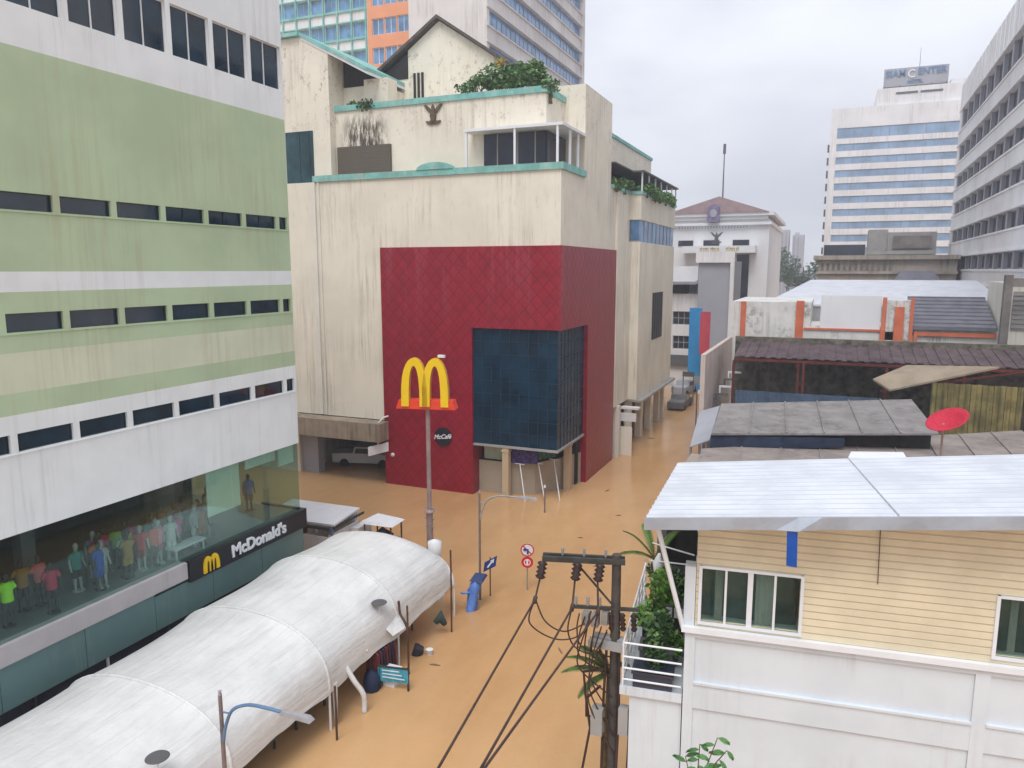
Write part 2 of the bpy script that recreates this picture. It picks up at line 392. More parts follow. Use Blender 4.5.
def text(body, size, m, parent, origin, xdir, updir, name='lettering', extrude=.02, sx=1., bold=0., align='CENTER', shear=0.):
    cu = bpy.data.curves.new(name, 'FONT'); cu.body = body; cu.size = size; cu.extrude = extrude; cu.offset = bold
    cu.align_x = align; cu.align_y = 'CENTER'; cu.shear = shear
    t = bpy.data.objects.new('tmp', cu); col.objects.link(t)
    dg = bpy.context.evaluated_depsgraph_get(); dg.update()
    me = bpy.data.meshes.new_from_object(t.evaluated_get(dg))
    bpy.data.objects.remove(t); me.name = name
    x = Vector(xdir).normalized(); y = Vector(updir).normalized(); z = x.cross(y)
    o = OFF.get(parent.name, Vector()) if parent else Vector()
    for v in me.vertices:
        v.co = x*v.co.x*sx+y*v.co.y+z*v.co.z+Vector(origin)-o
    me.materials.clear(); me.materials.append(m)
    ob = bpy.data.objects.new(name, me); col.objects.link(ob); ob.parent = parent; OFF[ob.name] = o
    return ob

# ------------------------------------------------------------------ setting
mb = MB(); mb.quad((-3000,-300,-.8),(3000,-300,-.8),(3000,4000,-.8),(-3000,4000,-.8))
mb.build('ground', mat('asphalt_and_earth', (.09,.085,.08), .9, .2, .05), kind='structure')
mb = MB(); mb.quad((-260,-120,0),(260,-120,0),(260,420,0),(-260,420,0))
mb.build('flood_water', M['water'], kind='structure')
# ------------------------------------------------------------------ green striped department store (left)
XL = -20.4
store = thing('department_store', 'large department store with green and white painted stripes and dark ribbon windows', 'building', (XL, 10, 0))
PX = Pl((XL, 0), (0, 1), (1, 0))
YE = 25.1
bands = [(-1,6.72,0),(6.72,10.05,0),(10.05,10.65,1),(10.65,11.75,2),(11.75,13.4,1),(13.4,13.95,0),(13.95,19.9,1),(19.9,30,0)]
holes = []; wins = []
for r, (z0, z1) in enumerate([(15.6,16.08),(12.3,12.82),(9.0,9.52)]):
    for k in range(-1, 14):
        a = 24.42-1.87*k-1.77; b = a+1.67
        if k == -1: a, b = 24.52, 24.98
        h = (a, b, z0, z1); holes.append(h); wins.append((h, 'slim', (.5,) if r == 0 and 0 <= k <= 2 else ()))
for (z0, z1) in [(21.0,22.62),(24.5,26.1)]:
    for k in range(14):
        b = 25.0-1.85*k; a = b-1.66
        h = (a, b, z0, z1); holes.append(h); wins.append((h, 'tall', (.48,)))
mb = MB()
facade(mb, PX, -4, YE, 6.72, 30, holes, .14, bands)
mb.box(-46, XL-.3, -4, YE-.001, 6.9, 29.98, 0)          # body behind the facade sheet
mb.quad((XL,YE,6.72),(-46,YE,6.72),(-46,YE,30),(XL,YE,30),0)
mb.quad((XL,-4,30),(XL,YE,30),(-46,YE,30),(-46,-4,30),0)
mb.quad((XL,-4,6.72),(-46,-4,6.72),(-46,YE,6.72),(XL,YE,6.72),0)
mb.build('wall', [M['white_wall'], M['green'], M['pale_green']], store)
for h, k, mu in wins:
    window(PX, h, store, M['dark_glass'], M['white'] if k == 'tall' else M['frame_dark'], .13, mu, .035 if k == 'tall' else .02)
for z in (15.56, 12.26, 8.96):
    mb = MB(); mb.pbox(PX, -4, YE-.05, z-.02, z+.01, .0, .03); mb.build('sill', M['white_wall'] if z < 10 else M['green'], store)
# shop floor behind the big glass
mb = MB()
mb.box(-27.5, XL-.02, -4, YE-.05, 3.5, 3.76, 0)
mb.build('shop_floor', M['shop_floor'], store)
mb = MB(); mb.box(-27.7, -27.5, -4, YE-.05, 3.5, 6.7, 0); mb.box(-27.5, XL-.3, -4.2, -4, 3.5, 6.7, 0)
mb.build('back_wall', M['interior_grey'], store)
for y in (1.8, 8.2, 14.6, 21.0):
    mb = MB(); mb.box(-23.2, -22.75, y, y+.45, 3.76, 6.72); mb.build('column', M['interior_grey'], store)
# shopfront panes
ys = [-4, 1.2, 5.2, 9.2, 12.9, 15.0, 17.05, 19.1, 21.2, 23.3, YE-.04]
for a, b in zip(ys, ys[1:]):
    mb = MB(); mb.box(XL-.06, XL-.04, a+.012, b-.012, 3.78, 6.72); mb.build('shopfront_pane', M['shop_glass'], store)
mb = MB(); mb.box(-27, XL-.08, YE-.04, YE-.02, 3.78, 6.72); mb.build('end_pane', M['shop_glass'], store)
for (a, b, c, d) in [(20.0, 21.65, 5.0, 6.68), (23.9, 24.85, 5.95, 6.68), (22.0,23.7,6.3,6.68)]:
    mb = MB(); mb.box(XL-.14, XL-.10, a, b, c, d); mb.build('window_blind', M['blind'], store)
mb = MB(); mb.pbox(PX, -4, 18.7, 3.18, 3.77, -.3, .10); mb.build('ledge_band', M['grey_band'], store)
mb = MB()
for k in range(12):
    y1 = YE-2.6*k; y0 = y1-2.58
    mb.pbox(PX, max(y0, -4), y1, 1.85, 3.05 if y1 > 18.8 else 3.175, -.28, .03)
mb.build('fascia', M['teal_panel'], store)
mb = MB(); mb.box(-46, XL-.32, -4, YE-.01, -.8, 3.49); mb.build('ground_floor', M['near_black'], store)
for k in range(11):
    y1 = YE-.02-2.4*k
    mb = MB(); mb.pbox(PX, y1-2.34, y1, -.5, 1.84, -.22, -.16); mb.build('shop_window', M['slate_glass'], store)
    if k: 
        mb = MB(); mb.pbox(PX, y1, y1+.07, -.5, 1.84, -.24, -.1); mb.build('post', M['white'] if k == 4 else M['frame_dark'], store)

# restaurant fascia sign on the store
s = thing('restaurant_sign', 'black fascia sign with golden arches and white McDonald\'s lettering on the green store', 'sign', (XL, 21.9, 3.0))
mb = MB(); mb.pbox(PX, 18.75, 25.22, 3.02, 3.82, -.02, .16); mb.box(-22.6, XL-.05, 25.1, 25.22, 3.02, 3.82); mb.build('panel', M['black'], s)
text("McDonald's", .64, M['white_clean'], s, (XL+.18, 22.3, 3.42), (0, 1, 0), (0, 0, 1), sx=1.02, bold=.022, extrude=.02)
def arches(mb, P, uc, z0, w, h, o0, o1, t, mf=0, ms=1, n=14, taper=1.25):
    """the two joined arches as a thick band, sides in material ms"""
    for sgn in (-1, 1):
        cx = uc+sgn*w/4; inn = []; out = []
        for i in range(n+1):
            a = math.pi*i/n
            # outer leg leans out a little, inner leg stays near the middle
            x = -math.cos(a)*sgn*-1
            xo = cx+(w/4+t*.32)*math.cos(a)*1; zo = z0+h*(math.sin(a)**.62)
            xi = cx+(w/4-t*.62)*math.cos(a)*1; zi = z0+(h-t*.95)*(math.sin(a)**.62)
            out.append((xo, zo)); inn.append((xi, zi))
        V = []
        for (x, z) in out: V += [P.at(x, z, o0), P.at(x, z, o1)]
        k = len(V)
        for (x, z) in inn: V += [P.at(x, z, o0), P.at(x, z, o1)]
        for i in range(n):
            a, b, c, d = 2*i, 2*i+2, k+2*i+2, k+2*i
            mb.add(V, [(a+1, b+1, c+1, d+1), (a, d, c, b)], mf)
            mb.add(V, [(a, b, b+1, a+1), (d, d+1, c+1, c)], ms)
mb = MB(); arches(mb, PX, 19.72, 3.12, .66, .60, .165, .22, .17); mb.build('arches_emblem', [M['yellow'], M['yellow_side']], s)

# mannequins behind the glass
def mannequin(loc, shirt, shorts, skin, rz, label, long=False, head=True):
    t = thing('mannequin', label, 'mannequin', loc, 'mannequins in the upper shop window', local=True, rz=rz); t.scale = (.93,.93,.91)
    b = MB()
    b.tube([(0,0,.80),(0,0,.92),(0,.0,1.1),(0,0,1.3),(0,0,1.42),(0,0,1.48)], [.12,.15,.125,.165,.13,.06], 10)
    for s_ in (-1, 1):
        b.tube([(s_*.085,0,.88),(s_*.10,.01,.5),(s_*.11,0,.12),(s_*.11,-.03,.02),(s_*.11,-.14,.03)], [.085,.062,.042,.045,.03], 8)
        b.tube([(s_*.15,0,1.40),(s_*.25,.02,1.14),(s_*.27,-.06,.90),(s_*.27,-.10,.80)], [.055,.042,.034,.028], 8)
    if head: b.tube([(0,0,1.46),(0,-.01,1.54),(0,-.02,1.64),(0,-.01,1.73),(0,0,1.77)], [.05,.065,.09,.075,.02], 10)
    b.tube([(0,0,0),(0,0,.02)], .2, 12)
    b.build('body', cl(skin, .5), t)
    c = MB()
    c.tube([(0,0,.84),(0,0,.95),(0,0,1.12),(0,0,1.3),(0,0,1.43),(0,0,1.47)], [.18,.18,.165,.20,.15,.075], 12)
    for s_ in (-1, 1):
        e = [(s_*.14,0,1.41),(s_*.24,.01,1.22)]+([(s_*.27,-.05,.95)] if long else [])
        c.tube(e, [.085,.075]+([.06] if long else []), 8)
    c.build('shirt', cl(shirt), t)
    if shorts:
        c = MB(); c.tube([(0,0,.97),(0,0,.84),(0,0,.78)], [.155,.17,.15], 12)
        for s_ in (-1, 1): c.tube([(s_*.085,0,.88),(s_*.10,.01,.52)], [.10,.10], 8)
        c.build('shorts', cl(shorts), t)
WH=(.42,.44,.43); DK=(.04,.045,.05)
men = [
 (-21.35,13.15,(.45,.95,.02),(.05,.06,.06),DK,'mannequin in a lime green shirt and dark shorts, first in the shop window'),
 (-21.95,14.0,(.45,.20,.05),(.04,.04,.05),DK,'mannequin in a brown orange shirt beside the coral pink one'),
 (-21.85,14.45,(.80,.16,.16),(.05,.03,.03),DK,'mannequin in a coral pink shirt, back row near the lime green one'),
 (-21.0,14.25,(.55,.05,.10),(.03,.03,.03),DK,'low mannequin in a crimson shirt close to the glass below the coral pink one'),
 (-21.7,15.6,(.01,.24,.20),(.02,.03,.03),WH,'mannequin in a dark teal shirt with white legs'),
 (-21.2,16.1,(.38,.40,.38),(.30,.30,.30),WH,'white mannequin in a grey top beside the dark teal one'),
 (-22.2,16.6,(.30,.27,.45),(.10,.10,.12),WH,'mannequin in a pale violet shirt in the back row'),
 (-22.2,17.0,(.45,.03,.08),(.10,.02,.03),DK,'mannequin in a dark red shirt between the violet and the yellow green one'),
 (-22.1,17.4,(.35,.62,.08),(.05,.05,.05),DK,'mannequin in a yellow green shirt in the back row'),
 (-21.1,17.0,(.42,.26,.08),(.45,.28,.10),DK,'mannequin in ochre shirt and trousers close to the glass'),
 (-22.1,17.95,(.60,.08,.22),(.10,.03,.05),DK,'mannequin in a magenta shirt in the back row'),
 (-21.25,17.65,(.60,.08,.10),(.35,.05,.06),WH,'mannequin in a rosy red shirt standing beside the ochre one'),
 (-21.9,18.5,(.36,.18,.06),(.10,.06,.03),DK,'mannequin in a rust brown shirt behind the pink one'),
 (-21.15,18.3,(.72,.20,.28),(.45,.12,.18),WH,'mannequin in a salmon pink shirt near the glass'),
 (-21.1,18.8,(.62,.65,.63),(.60,.62,.60),WH,'all white mannequin near the glass left of the bare one'),
 (-22.3,19.5,(.30,.20,.10),(.08,.06,.05),DK,'mannequin in a brown jacket in the darker middle of the window'),
 (-21.3,20.1,(.34,.38,.37),(.60,.62,.60),WH,'white mannequin with grey vest left of the scarlet shirted one'),
 (-22.5,20.6,(.02,.06,.28),(.02,.03,.06),DK,'mannequin in a navy blue shirt at the back of the shop'),
 (-21.55,20.4,(.55,.04,.06),(.45,.05,.06),WH,'mannequin in scarlet shirt and trousers with white head'),
 (-21.6,20.95,(.52,.56,.50),(.35,.38,.35),WH,'mannequin in a pale sage shirt right of the scarlet one'),
 (-22.6,22.0,(.50,.02,.05),(.10,.02,.02),DK,'mannequin in a deep red shirt with wide sleeves, right of the middle'),
 (-22.4,24.15,(.03,.16,.50),(.05,.05,.06),DK,'mannequin in a bright blue shirt at the right end of the window'),
]
extra = [('cobalt blue',(.02,.10,.45)),('orange',(.80,.22,.02)),('raspberry',(.62,.04,.16)),('mint green',(.25,.62,.40)),('lemon yellow',(.80,.66,.05)),('plum purple',(.22,.05,.25)),('tomato red',(.70,.07,.04)),('turquoise',(.03,.40,.42)),('bright white',(.78,.78,.78)),('fuchsia',(.75,.06,.35)),('khaki',(.34,.30,.16)),('sky blue',(.20,.42,.70)),('brick brown',(.34,.10,.05)),('cherry red',(.65,.02,.05))]
for i, (nm, c_) in enumerate(extra):
    men.append((-21.15-.42*(i % 3)-.1*(i % 2), 15.95+.36*i, c_, c_ if i % 4 == 0 else (.03,.03,.04), DK, 'small mannequin in a '+nm+' top in the dense middle of the shop window'))
for x, y, sh, so, sk, lb in men:
    low = 'low mannequin' in lb
    mannequin((x, y, 3.77-(.0 if not low else 0)), sh, so, sk, R(90+random.uniform(-25, 25)), lb, long='jacket' in lb or 'wide' in lb, head='headless' not in lb)
# white floor stands and tables in the shop
for x, y, lb in [(-21.0,19.35,'long low white display bench by the glass behind the restaurant sign')]:
    mb = MB(); mb.box(x-.25, x+.25, y-.7, y+.7, 4.12, 4.2)
    for a in (-.2, .2):
        for b in (-.62, .62): mb.box(x+a-.02, x+a+.02, y+b-.02, y+b+.02, 3.765, 4.12)
    mb.build('display_bench', M['white'], label=lb, cat='bench')

# ------------------------------------------------------------------ corner mall
mall = thing('corner_mall', 'tall stained cream shopping mall with red quilted corner and blue glass box', 'building', (-20, 50, 0))
mb = MB()
mb.box(-46, -14.27, 41.12, 70.6, 15.3, 19.62)
mb.box(-46, -26.32, 41.12, 60, 4.25, 15.3)
mb.box(-46, -33.4, 41.2, 60, -.8, 4.25)
mb.box(-26.32, -14.27, 53.0, 57.0, 3.9, 15.3)
mb.box(-26.32, -14.27, 57.0, 70.6, 3.9, 15.3)
mb.box(-14.27, -13.4, 57.0, 70.6, 3.9, 16.1); mb.box(-14.27, -13.4, 57.0, 70.6, 17.75, 19.62)
mb.box(-14.27, -14.1, 53.0, 55.6, 3.9, 19.0)                 # shallow pilaster
mb.box(-14.27, -14.08, 55.6, 56.98, 3.9, 16.1)
mb.box(-30.2, -15.6, 42.2, 52.0, 19.62, 24.1)                # set-back upper storey
mb.box(-17.6, -14.27, 45.5, 51.6, 19.62, 25.15)              # stair tower
mb.box(-25, -15.5, 51.99, 69.5, 19.62, 23.75)                # rear upper wing
mb.prism([(-46,41.6,19.62),(-30.2,41.6,19.62),(-30.2,41.6,27.75),(-32.3,41.6,28.8),(-46,41.6,28.8)], (0,10,0))
mb.prism([(-30.2,43.2,24.1),(-27.3,43.2,24.1),(-27.3,43.2,25.8),(-30.2,43.2,25.8)], (0,6,0))
mb.box(-28.4, -26.6, 42.9, 44.0, 24.1, 26.1)
mb.prism([(-29.0,46,24.1),(-20.6,46,24.1),(-20.6,46,27.5),(-21.1,46,27.84),(-24.52,46,30.1),(-26.9,46,28.5),(-26.9,46,26.7),(-29.0,46,26.7)], (0,9,0))
mb.build('wall', [M['cream']], mall)
mb = MB()
mb.box(-31.5, -31.15, 41.0, 41.118, 4.3, 19.6); mb.box(-30.95, -30.85, 41.03, 41.118, 4.3, 19.6)
mb.build('downpipe', M['cream_light'], mall)
# red corner
mb = MB()
mb.box(-26.3, -19.9, 41.0, 53.0, -.8, 15.38); mb.box(-19.9, -14.15, 41.0, 53.0, 10.5, 15.38); mb.box(-19.9, -14.15, 46.3, 53.0, -.8, 10.5)
mb.build('red_cladding', M['quilt'], mall)
gb = MB(); gb.box(-19.9, -14.4, 41.2, 46.3, 3.3, 10.5, 0)
for k in range(1, 9): x = -19.9+5.5*k/9; gb.box(x-.02, x+.02, 41.165, 41.197, 3.3, 10.5, 1)
for k in range(1, 8): y = 41.2+5.1*k/8; gb.box(-14.398, -14.365, y-.02, y+.02, 3.3, 10.5, 1)
for k in range(1, 9):
    z = 3.3+7.2*k/9; gb.box(-19.9, -14.36, 41.17, 41.195, z-.015, z+.015, 1); gb.box(-14.395, -14.37, 41.2, 46.3, z-.015, z+.015, 1)
gb.box(-19.9, -14.3, 41.1, 46.3, 3.16, 3.3, 2)
M['glass_bar'] = mat('glass_box_mullion', (.013, .042, .072), .4, .2)
gb.build('glass_box', [M['navy_glass'], M['glass_bar'], M['grey']], mall)
mb = MB()
for i, (a, b) in enumerate([((-19.88,41.9),(-17.9,41.9)),((-17.9,41.9),(-16.3,42.5)),((-16.3,42.5),(-15.2,44.2)),((-15.2,44.2),(-14.5,46.29))]):
    d = (b[0]-a[0], b[1]-a[1]); P = Pl(a, d, (d[1], -d[0])); l = math.hypot(*d)
    mb.pbox(P, 0, l, -.8, 2.05 if i else 2.05, -.1, 0, 0)
    if i: mb.pbox(P, 0, l, 2.05, 3.15, -.4, -.3, 1)
mb.box(-19.88, -14.6, 45.6, 46.28, -.5, 3.15, 1)
mb.build('shop_shutter', [M['shutter'], M['near_black']], mall)
mb = MB(); mb.box(-19.7, -18.5, 42.3, 42.4, 2.06, 3.15); mb.build('lit_doorway', M['green_lit'], mall)
for (x, y, w) in [(-17.75,41.35,.42), (-14.75,44.3,.42)]:
    mb = MB(); mb.box(x-w/2, x+w/2, y-w/2, y+w/2, -.8, 3.16); mb.box(x-w/2-.04, x+w/2+.04, y-w/2-.04, y+w/2+.04, 2.9, 3.0); mb.build('column', M['tan_col'], mall)
# copings
mb = MB()
mb.box(-31.3, -14.12, 41.0, 41.35, 19.62, 20.0); mb.box(-14.45, -14.12, 41.36, 45.49, 19.62, 20.0)
el = [(-22.3+1.25*math.cos(a), 40.95, 19.98+.42*math.sin(a)) for a in [math.pi*i/12 for i in range(13)]]
mb.prism(el, (0, .35, 0))
mb.box(-30.25, -15.5, 42.1, 42.45, 24.1, 24.45); mb.box(-15.85, -15.5, 42.46, 45.49, 24.1, 24.45)
mb.box(-14.5, -14.15, 51.62, 56.98, 19.62, 19.85); mb.box(-14.2, -13.28, 56.9, 57.2, 19.62, 19.85); mb.box(-13.6, -13.28, 57.21, 70.6, 19.62, 19.85)
mb.box(-15.7, -15.4, 51.7, 69.6, 23.75, 24.0)
mb.build('coping', M['teal'], mall)
mb = MB()
def slab(mb, p, q, y0, y1, t, mi=0):
    mb.prism([(p[0],y0,p[1]),(q[0],y0,q[1]),(q[0],y0,q[1]+t),(p[0],y0,p[1]+t)], (0,y1-y0,0), mi)
slab(mb, (-46,28.82), (-32.3,28.82), 41.3, 52, .22, 0); slab(mb, (-32.29,28.82), (-27.2,26.2), 41.5, 52, .24, 0)
slab(mb, (-32.2,28.62), (-27.2,26.02), 41.55, 51.9, .17, 1)
slab(mb, (-29.3,27.1), (-24.52,30.18), 45.6, 55, .22, 2); slab(mb, (-24.515,30.18), (-20.3,27.35), 45.6, 55, .22, 2)
M['brown_edge'] = mat('brown_roof_edge', (.10,.08,.07), .8, .2)
mb.build('roof', [M['teal'], M['white'], M['brown_edge']], mall)
mb = MB(); mb.prism([(-30.1,43.15,25.81),(-27.35,43.15,25.81),(-27.35,43.15,26.1),(-30.1,43.15,27.5)], (0,.04,0)); mb.build('attic_opening', M['near_black'], mall)
mb = MB(); mb.prism([(-28.9,45.95,26.71),(-26.92,45.95,26.71),(-26.92,45.95,28.3),(-28.9,45.95,27.1)], (0,.04,0)); mb.build('attic_opening', M['near_black'], mall)  # dark sheet painting the shade in the open gap under the gable roof
for x in (-26.4,-26.1,-25.8):
    mb = MB(); mb.box(x-.07, x+.07, 45.9, 45.998, 25.3, 27.0); mb.build('vent_slot', M['near_black'], mall)
PF = Pl((0, 41.6), (1, 0), (0, -1))
h = (-33.75, -31.55, 19.64, 22.95); mb = MB(); mb.pbox(PF, h[0], h[1], h[2], h[3], .01, .05, 0)
for u in (-32.65,-31.9): mb.pbox(PF, u-.03, u+.03, h[2], h[3], .05, .08, 1)
M['teal_glass'] = mat('dark_teal_glass', (.012,.06,.075), .15, .4, 1, spec=.5)
mb.build('stair_window', [M['teal_glass'], M['frame_dark']], mall)
M['rust_shutter'] = rib_mat('old_brown_shutter', (.13,.11,.085), (0,0,1), .14, .6, .8, .02)
mb = MB(); mb.box(-30.0,-26.0,42.0,42.19,20.0,21.85); mb.build('old_shutter', M['rust_shutter'], mall)
# corner porch on the terrace
mb = MB(); mb.box(-20.3,-14.15,41.0,45.48,22.0,22.16); mb.build('porch_roof', M['white'], mall)
mb = MB(); mb.box(-19.5,-15.58,42.05,42.19,20.0,21.95,0); mb.box(-15.59,-15.5,42.2,45.45,20.0,21.95,0)
for x in (-18.6,-17.3,-16.2): mb.box(x-.03,x+.03,42.0,42.06,20.0,21.95,1)
mb.build('porch_glazing', [M['slate_glass'], M['grey']], mall)
for (x, y) in [(-20.2,41.1),(-17.1,41.1),(-14.5,41.1),(-14.3,42.7),(-14.3,44.2)]:
    mb = MB(); mb.box(x-.06,x+.06,y-.06,y+.06,20.0,22.0); mb.build('porch_post', M['white_clean'], mall)
# side terrace canopy over the street
mb = MB(); mb.box(-15.5,-14.0,51.65,56.9,21.25,21.35); mb.box(-15.5,-13.2,56.91,70.8,21.25,21.37); mb.build('terrace_canopy', M['dark_grey'], mall)
mb = MB(); mb.box(-15.48,-15.4,52,70,19.7,21.2); mb.build('terrace_glazing', M['slate_glass'], mall)
for k, y in enumerate([57.2,59.5,61.8,64.1,66.4,68.7,70.5]):
    mb = MB(); mb.box(-13.45,-13.35,y-.05,y+.05,19.85,21.25); mb.build('canopy_post', M['white_clean'], mall)
# blue ribbon window of the bay
mb = MB(); mb.box(-14.2,-13.5,57.08,70.5,16.1,17.75,0)
for k in range(1,9): y=57.08+13.4*k/9; mb.box(-13.5,-13.46,y-.04,y+.04,16.1,17.75,1)
mb.box(-14.2,-13.46,57.04,57.08,16.1,16.2,1)
mb.build('ribbon_window', [M['blue_glass'], M['grey_pier']], mall)
mb = MB(); mb.box(-13.4,-13.35,61.9,65.9,8.2,12.1,0)
for k in range(5): mb.box(-13.35,-13.31,62.3+.8*k,62.36+.8*k,8.2,12.1,1)
mb.build('louvre_window', [M['near_black'], M['dark_grey']], mall)
# street arcade under the bay
mb = MB(); mb.box(-22,-16.0,53.01,70.6,-.8,3.9); mb.build('arcade_shops', M['interior_grey'], mall)
for k, y in enumerate([54.0,57.6,61.2,64.8,68.4,70.4]):
    mb = MB(); mb.box(-14.4,-13.9,y-.25,y+.25,-.8,3.9); mb.build('arcade_column', M['cream_light'], mall)
mb = MB()
for k in range(4):
    y = 55.2+3.7*k; mb.box(-14.9,-14.75,y,y+2.3,-.5,3.2)
mb.build('shutter', M['shutter'], mall)
mb = MB(); mb.box(-14.3,-12.9,57.0,70.6,3.72,3.88); mb.build('street_awning', M['grey'], mall)
# left canopy and passage
mb = MB(); mb.box(-40,-26.0,39.9,41.11,3.0,4.2); mb.build('canopy', M['canopy_c'], mall)
mb = MB(); mb.box(-33.38,-26.32,52,52.2,-.8,4.2); mb.box(-26.4,-26.31,41.2,52,-.8,4.2); mb.build('passage_wall', M['near_black'], mall)
mb = MB(); mb.box(-33.38,-26.42,41.3,52,4.1,4.2); mb.build('passage_ceiling', M['dark_grey'], mall)
mb = MB(); mb.box(-33.38,-32.0,41.4,42.1,-.8,2.6); mb.build('gate_pier', M['panel_grey'], mall)
# emblem on the mall
def winged(name, P, uc, zc, s, m, label, parent=None):
    mb = MB()
    for sg in (-1, 1):
        pts = [(0,.1),(.25,.18),(.55,.45),(.95,1.0),(.70,.98),(.45,.80),(.18,.55),(.05,.42)]
        poly = [P.at(uc+sg*u*s, zc+z*s, .02) for u, z in pts]
        mb.prism(poly, (P.n[0]*.08, P.n[1]*.08, 0))
        pts = [(.05,-.15),(.38,-.45),(.72,-.40),(.78,-.52),(.45,-.72),(.05,-.78)]
        mb.prism([P.at(uc+sg*u*s, zc+z*s, .02) for u, z in pts], (P.n[0]*.07, P.n[1]*.07, 0))
    mb.prism([P.at(uc+u*s, zc+z*s, .02) for u, z in [(-.2,.3),(-.3,0),(-.22,-.35),(0,-.6),(.22,-.35),(.3,0),(.2,.3),(.12,.5),(.14,.72),(0,1.0),(-.14,.72),(-.12,.5)]], (P.n[0]*.13, P.n[1]*.13, 0))
    return mb.build(name, m, parent, label, 'emblem' if parent is None else None)
winged('wall_emblem', Pl((0,42.2),(1,0),(0,-1)), -22.95, 23.32, .68, M['bronze'], 'dark bronze winged emblem mounted on the cream mall wall')
mb = MB(); P = Pl((-21.95,41.0),(1,0),(0,-1))
dsc = thing('round_sign', 'round black sign with white script on the red quilted wall', 'sign', (-21.95,40.9,2.9))
mb.prism([P.at(.60*math.cos(a), 3.55+.60*math.sin(a), .01) for a in [2*math.pi*i/28 for i in range(28)]], (0,-.1,0)); mb.build('disc', M['black'], dsc)
text('McCafé', .40, M['white_clean'], dsc, (-21.95, 40.875, 3.55), (1,0,.12), (0,0,1), extrude=.01, shear=.25, bold=.008)
mb = MB(); mb.lathe((0,0,0),[(.14,0),(.14,.06),(.05,.1)],12); o = mb.build('wall_lamp', M['white'], label='small round white lamp low on the red wall', cat='lamp', origin=(0,0,0)); o.location=(-25.7,40.98,2.0); o.rotation_euler=(R(90),0,0)
# menu boards and small projecting signs
t = thing('menu_board', 'purple and green lit menu board above the corner shutter', 'sign', (-16.8,42.3,2.1))
d = (-1.6,-.6); P = Pl((-17.55,41.75),(1.45,.38),(.38,-1.45)); mb = MB(); mb.pbox(P,0,1.6,2.1,3.05,.0,.06); mb.build('purple_panel', M['menu'], t)
P2 = Pl((-15.98,42.2),(.75,1.15),(1.15,-.75)); mb = MB(); mb.pbox(P2,0,1.35,2.35,3.05,.0,.06); mb.build('green_panel', M['menu_green'], t)
t = thing('projecting_sign', 'small white sign on a bent arm at the canopy beside the red wall', 'sign', (-26.4,40.6,2.1))
mb = MB(); mb.prism([(-26.9,39.9,2.05),(-26.0,40.9,2.25),(-26.0,40.9,2.85),(-26.9,39.9,2.65)], (.06,-.05,0)); mb.build('panel', M['white_clean'], t)
mb = MB(); mb.tube([(-26.45,40.4,2.7),(-26.45,40.4,4.1),(-26.2,40.7,4.5),(-26.0,41.0,4.55)], .06, 8); mb.build('arm', M['cream_light'], t)
t = thing('street_sign_board', 'white rectangular sign hanging over the street past the red wall', 'sign', (-13.6,55.0,2.5))
mb = MB(); mb.box(-14.6,-12.9,55.0,55.08,2.55,3.2); mb.build('panel', M['white'], t)
mb = MB(); mb.box(-14.9,-13.1,54.6,54.7,-.8,2.2); mb.build('kiosk_wall', M['cream_light'], t)
mb = MB(); mb.box(-14.08,-12.7,54.9,55.5,3.5,3.66); mb.bar((-13.8,55.05,3.2),(-13.8,55.05,3.5),.05,.05); mb.build('bracket', M['white'], t)
# flood-marker poles leaning on the corner shop
for i, (a, b, lb) in enumerate([((-17.0,41.7,2.1),(-16.3,40.9,-.2),'leftmost of three leaning white poles at the corner shop'),((-16.0,42.3,2.1),(-15.1,41.2,-.2),'middle of three leaning white poles at the corner shop'),((-15.3,43.2,2.2),(-14.4,41.9,-.2),'rightmost of three leaning white poles at the corner shop')]):
    mb = MB(); mb.tube([a, b], .035, 8); mb.tube([(a[0]-.3,a[1],a[2]),(a[0]+.3,a[1],a[2]-.02)], .03, 6); mb.build('leaning_pole', M['white'], label=lb, cat='pole', group='white poles leaning at the corner shop')
# stranded pickup in the passage
def pickup(loc, rz, m, label, name='parked_pickup'):
    t = thing(name, label, 'vehicle', loc, local=True, rz=rz)
    b = MB(); b.prism([(-2.3,-.8,.35),(2.3,-.8,.35),(2.35,-.8,.75),(2.2,-.8,.95),(1.1,-.8,1.05),(.65,-.8,1.5),(-.6,-.8,1.52),(-.75,-.8,1.05),(-2.3,-.8,1.0)], (0,1.6,0)); b.build('body', m, t)
    for s in (-1, 1):
        b = MB(); y = s*.805; b.prism([(.95,y,1.05),(.60,y,1.42),(-.5,y,1.43),(-.62,y,1.05)], (0,s*.01,0)); b.build('side_window', M['dark_glass'], t)
    b = MB(); b.prism([(1.12,-.7,1.08),(1.12,.7,1.08),(.70,.62,1.47),(.70,-.62,1.47)], (.02,0,.02)); b.build('windscreen', M['dark_glass'], t)
    for x in (-1.4, 1.45):
        for s in (-1, 1):
            b = MB(); b.tube([(x,s*.66,.32),(x,s*.84,.32)], .33, 16); b.build('wheel', M['near_black'], t)
    for s in (-1, 1): b = MB(); b.box(2.25,2.36,s*.62-.14,s*.62+.14,.68,.82); b.build('headlight', M['white_clean'], t)
pickup((-30.2,44.6,-.05), R(15), M['white_clean'], 'white pickup standing in the dark passage under the canopy')
pickup((-14.6,86,-.1), R(80), M['panel_grey'], 'silver pickup at the far end of the flooded street')
pickup((-11.6,92,-.1), R(95), M['white'], 'white car at the far end of the flooded street, right of the silver one', name='parked_car')

for i,(x,y,rz,m_,lb) in enumerate([(-15.6,99,85,'white','white pickup far down the street behind the silver one'),(-12.6,104,95,'dark_grey','dark grey pickup far down the street on the right'),(-13.4,76.5,88,'interior_grey','dark pickup half sunk by the left arcade at the street end')]):
    pickup((x,y,-.15), R(rz), M[m_], lb)
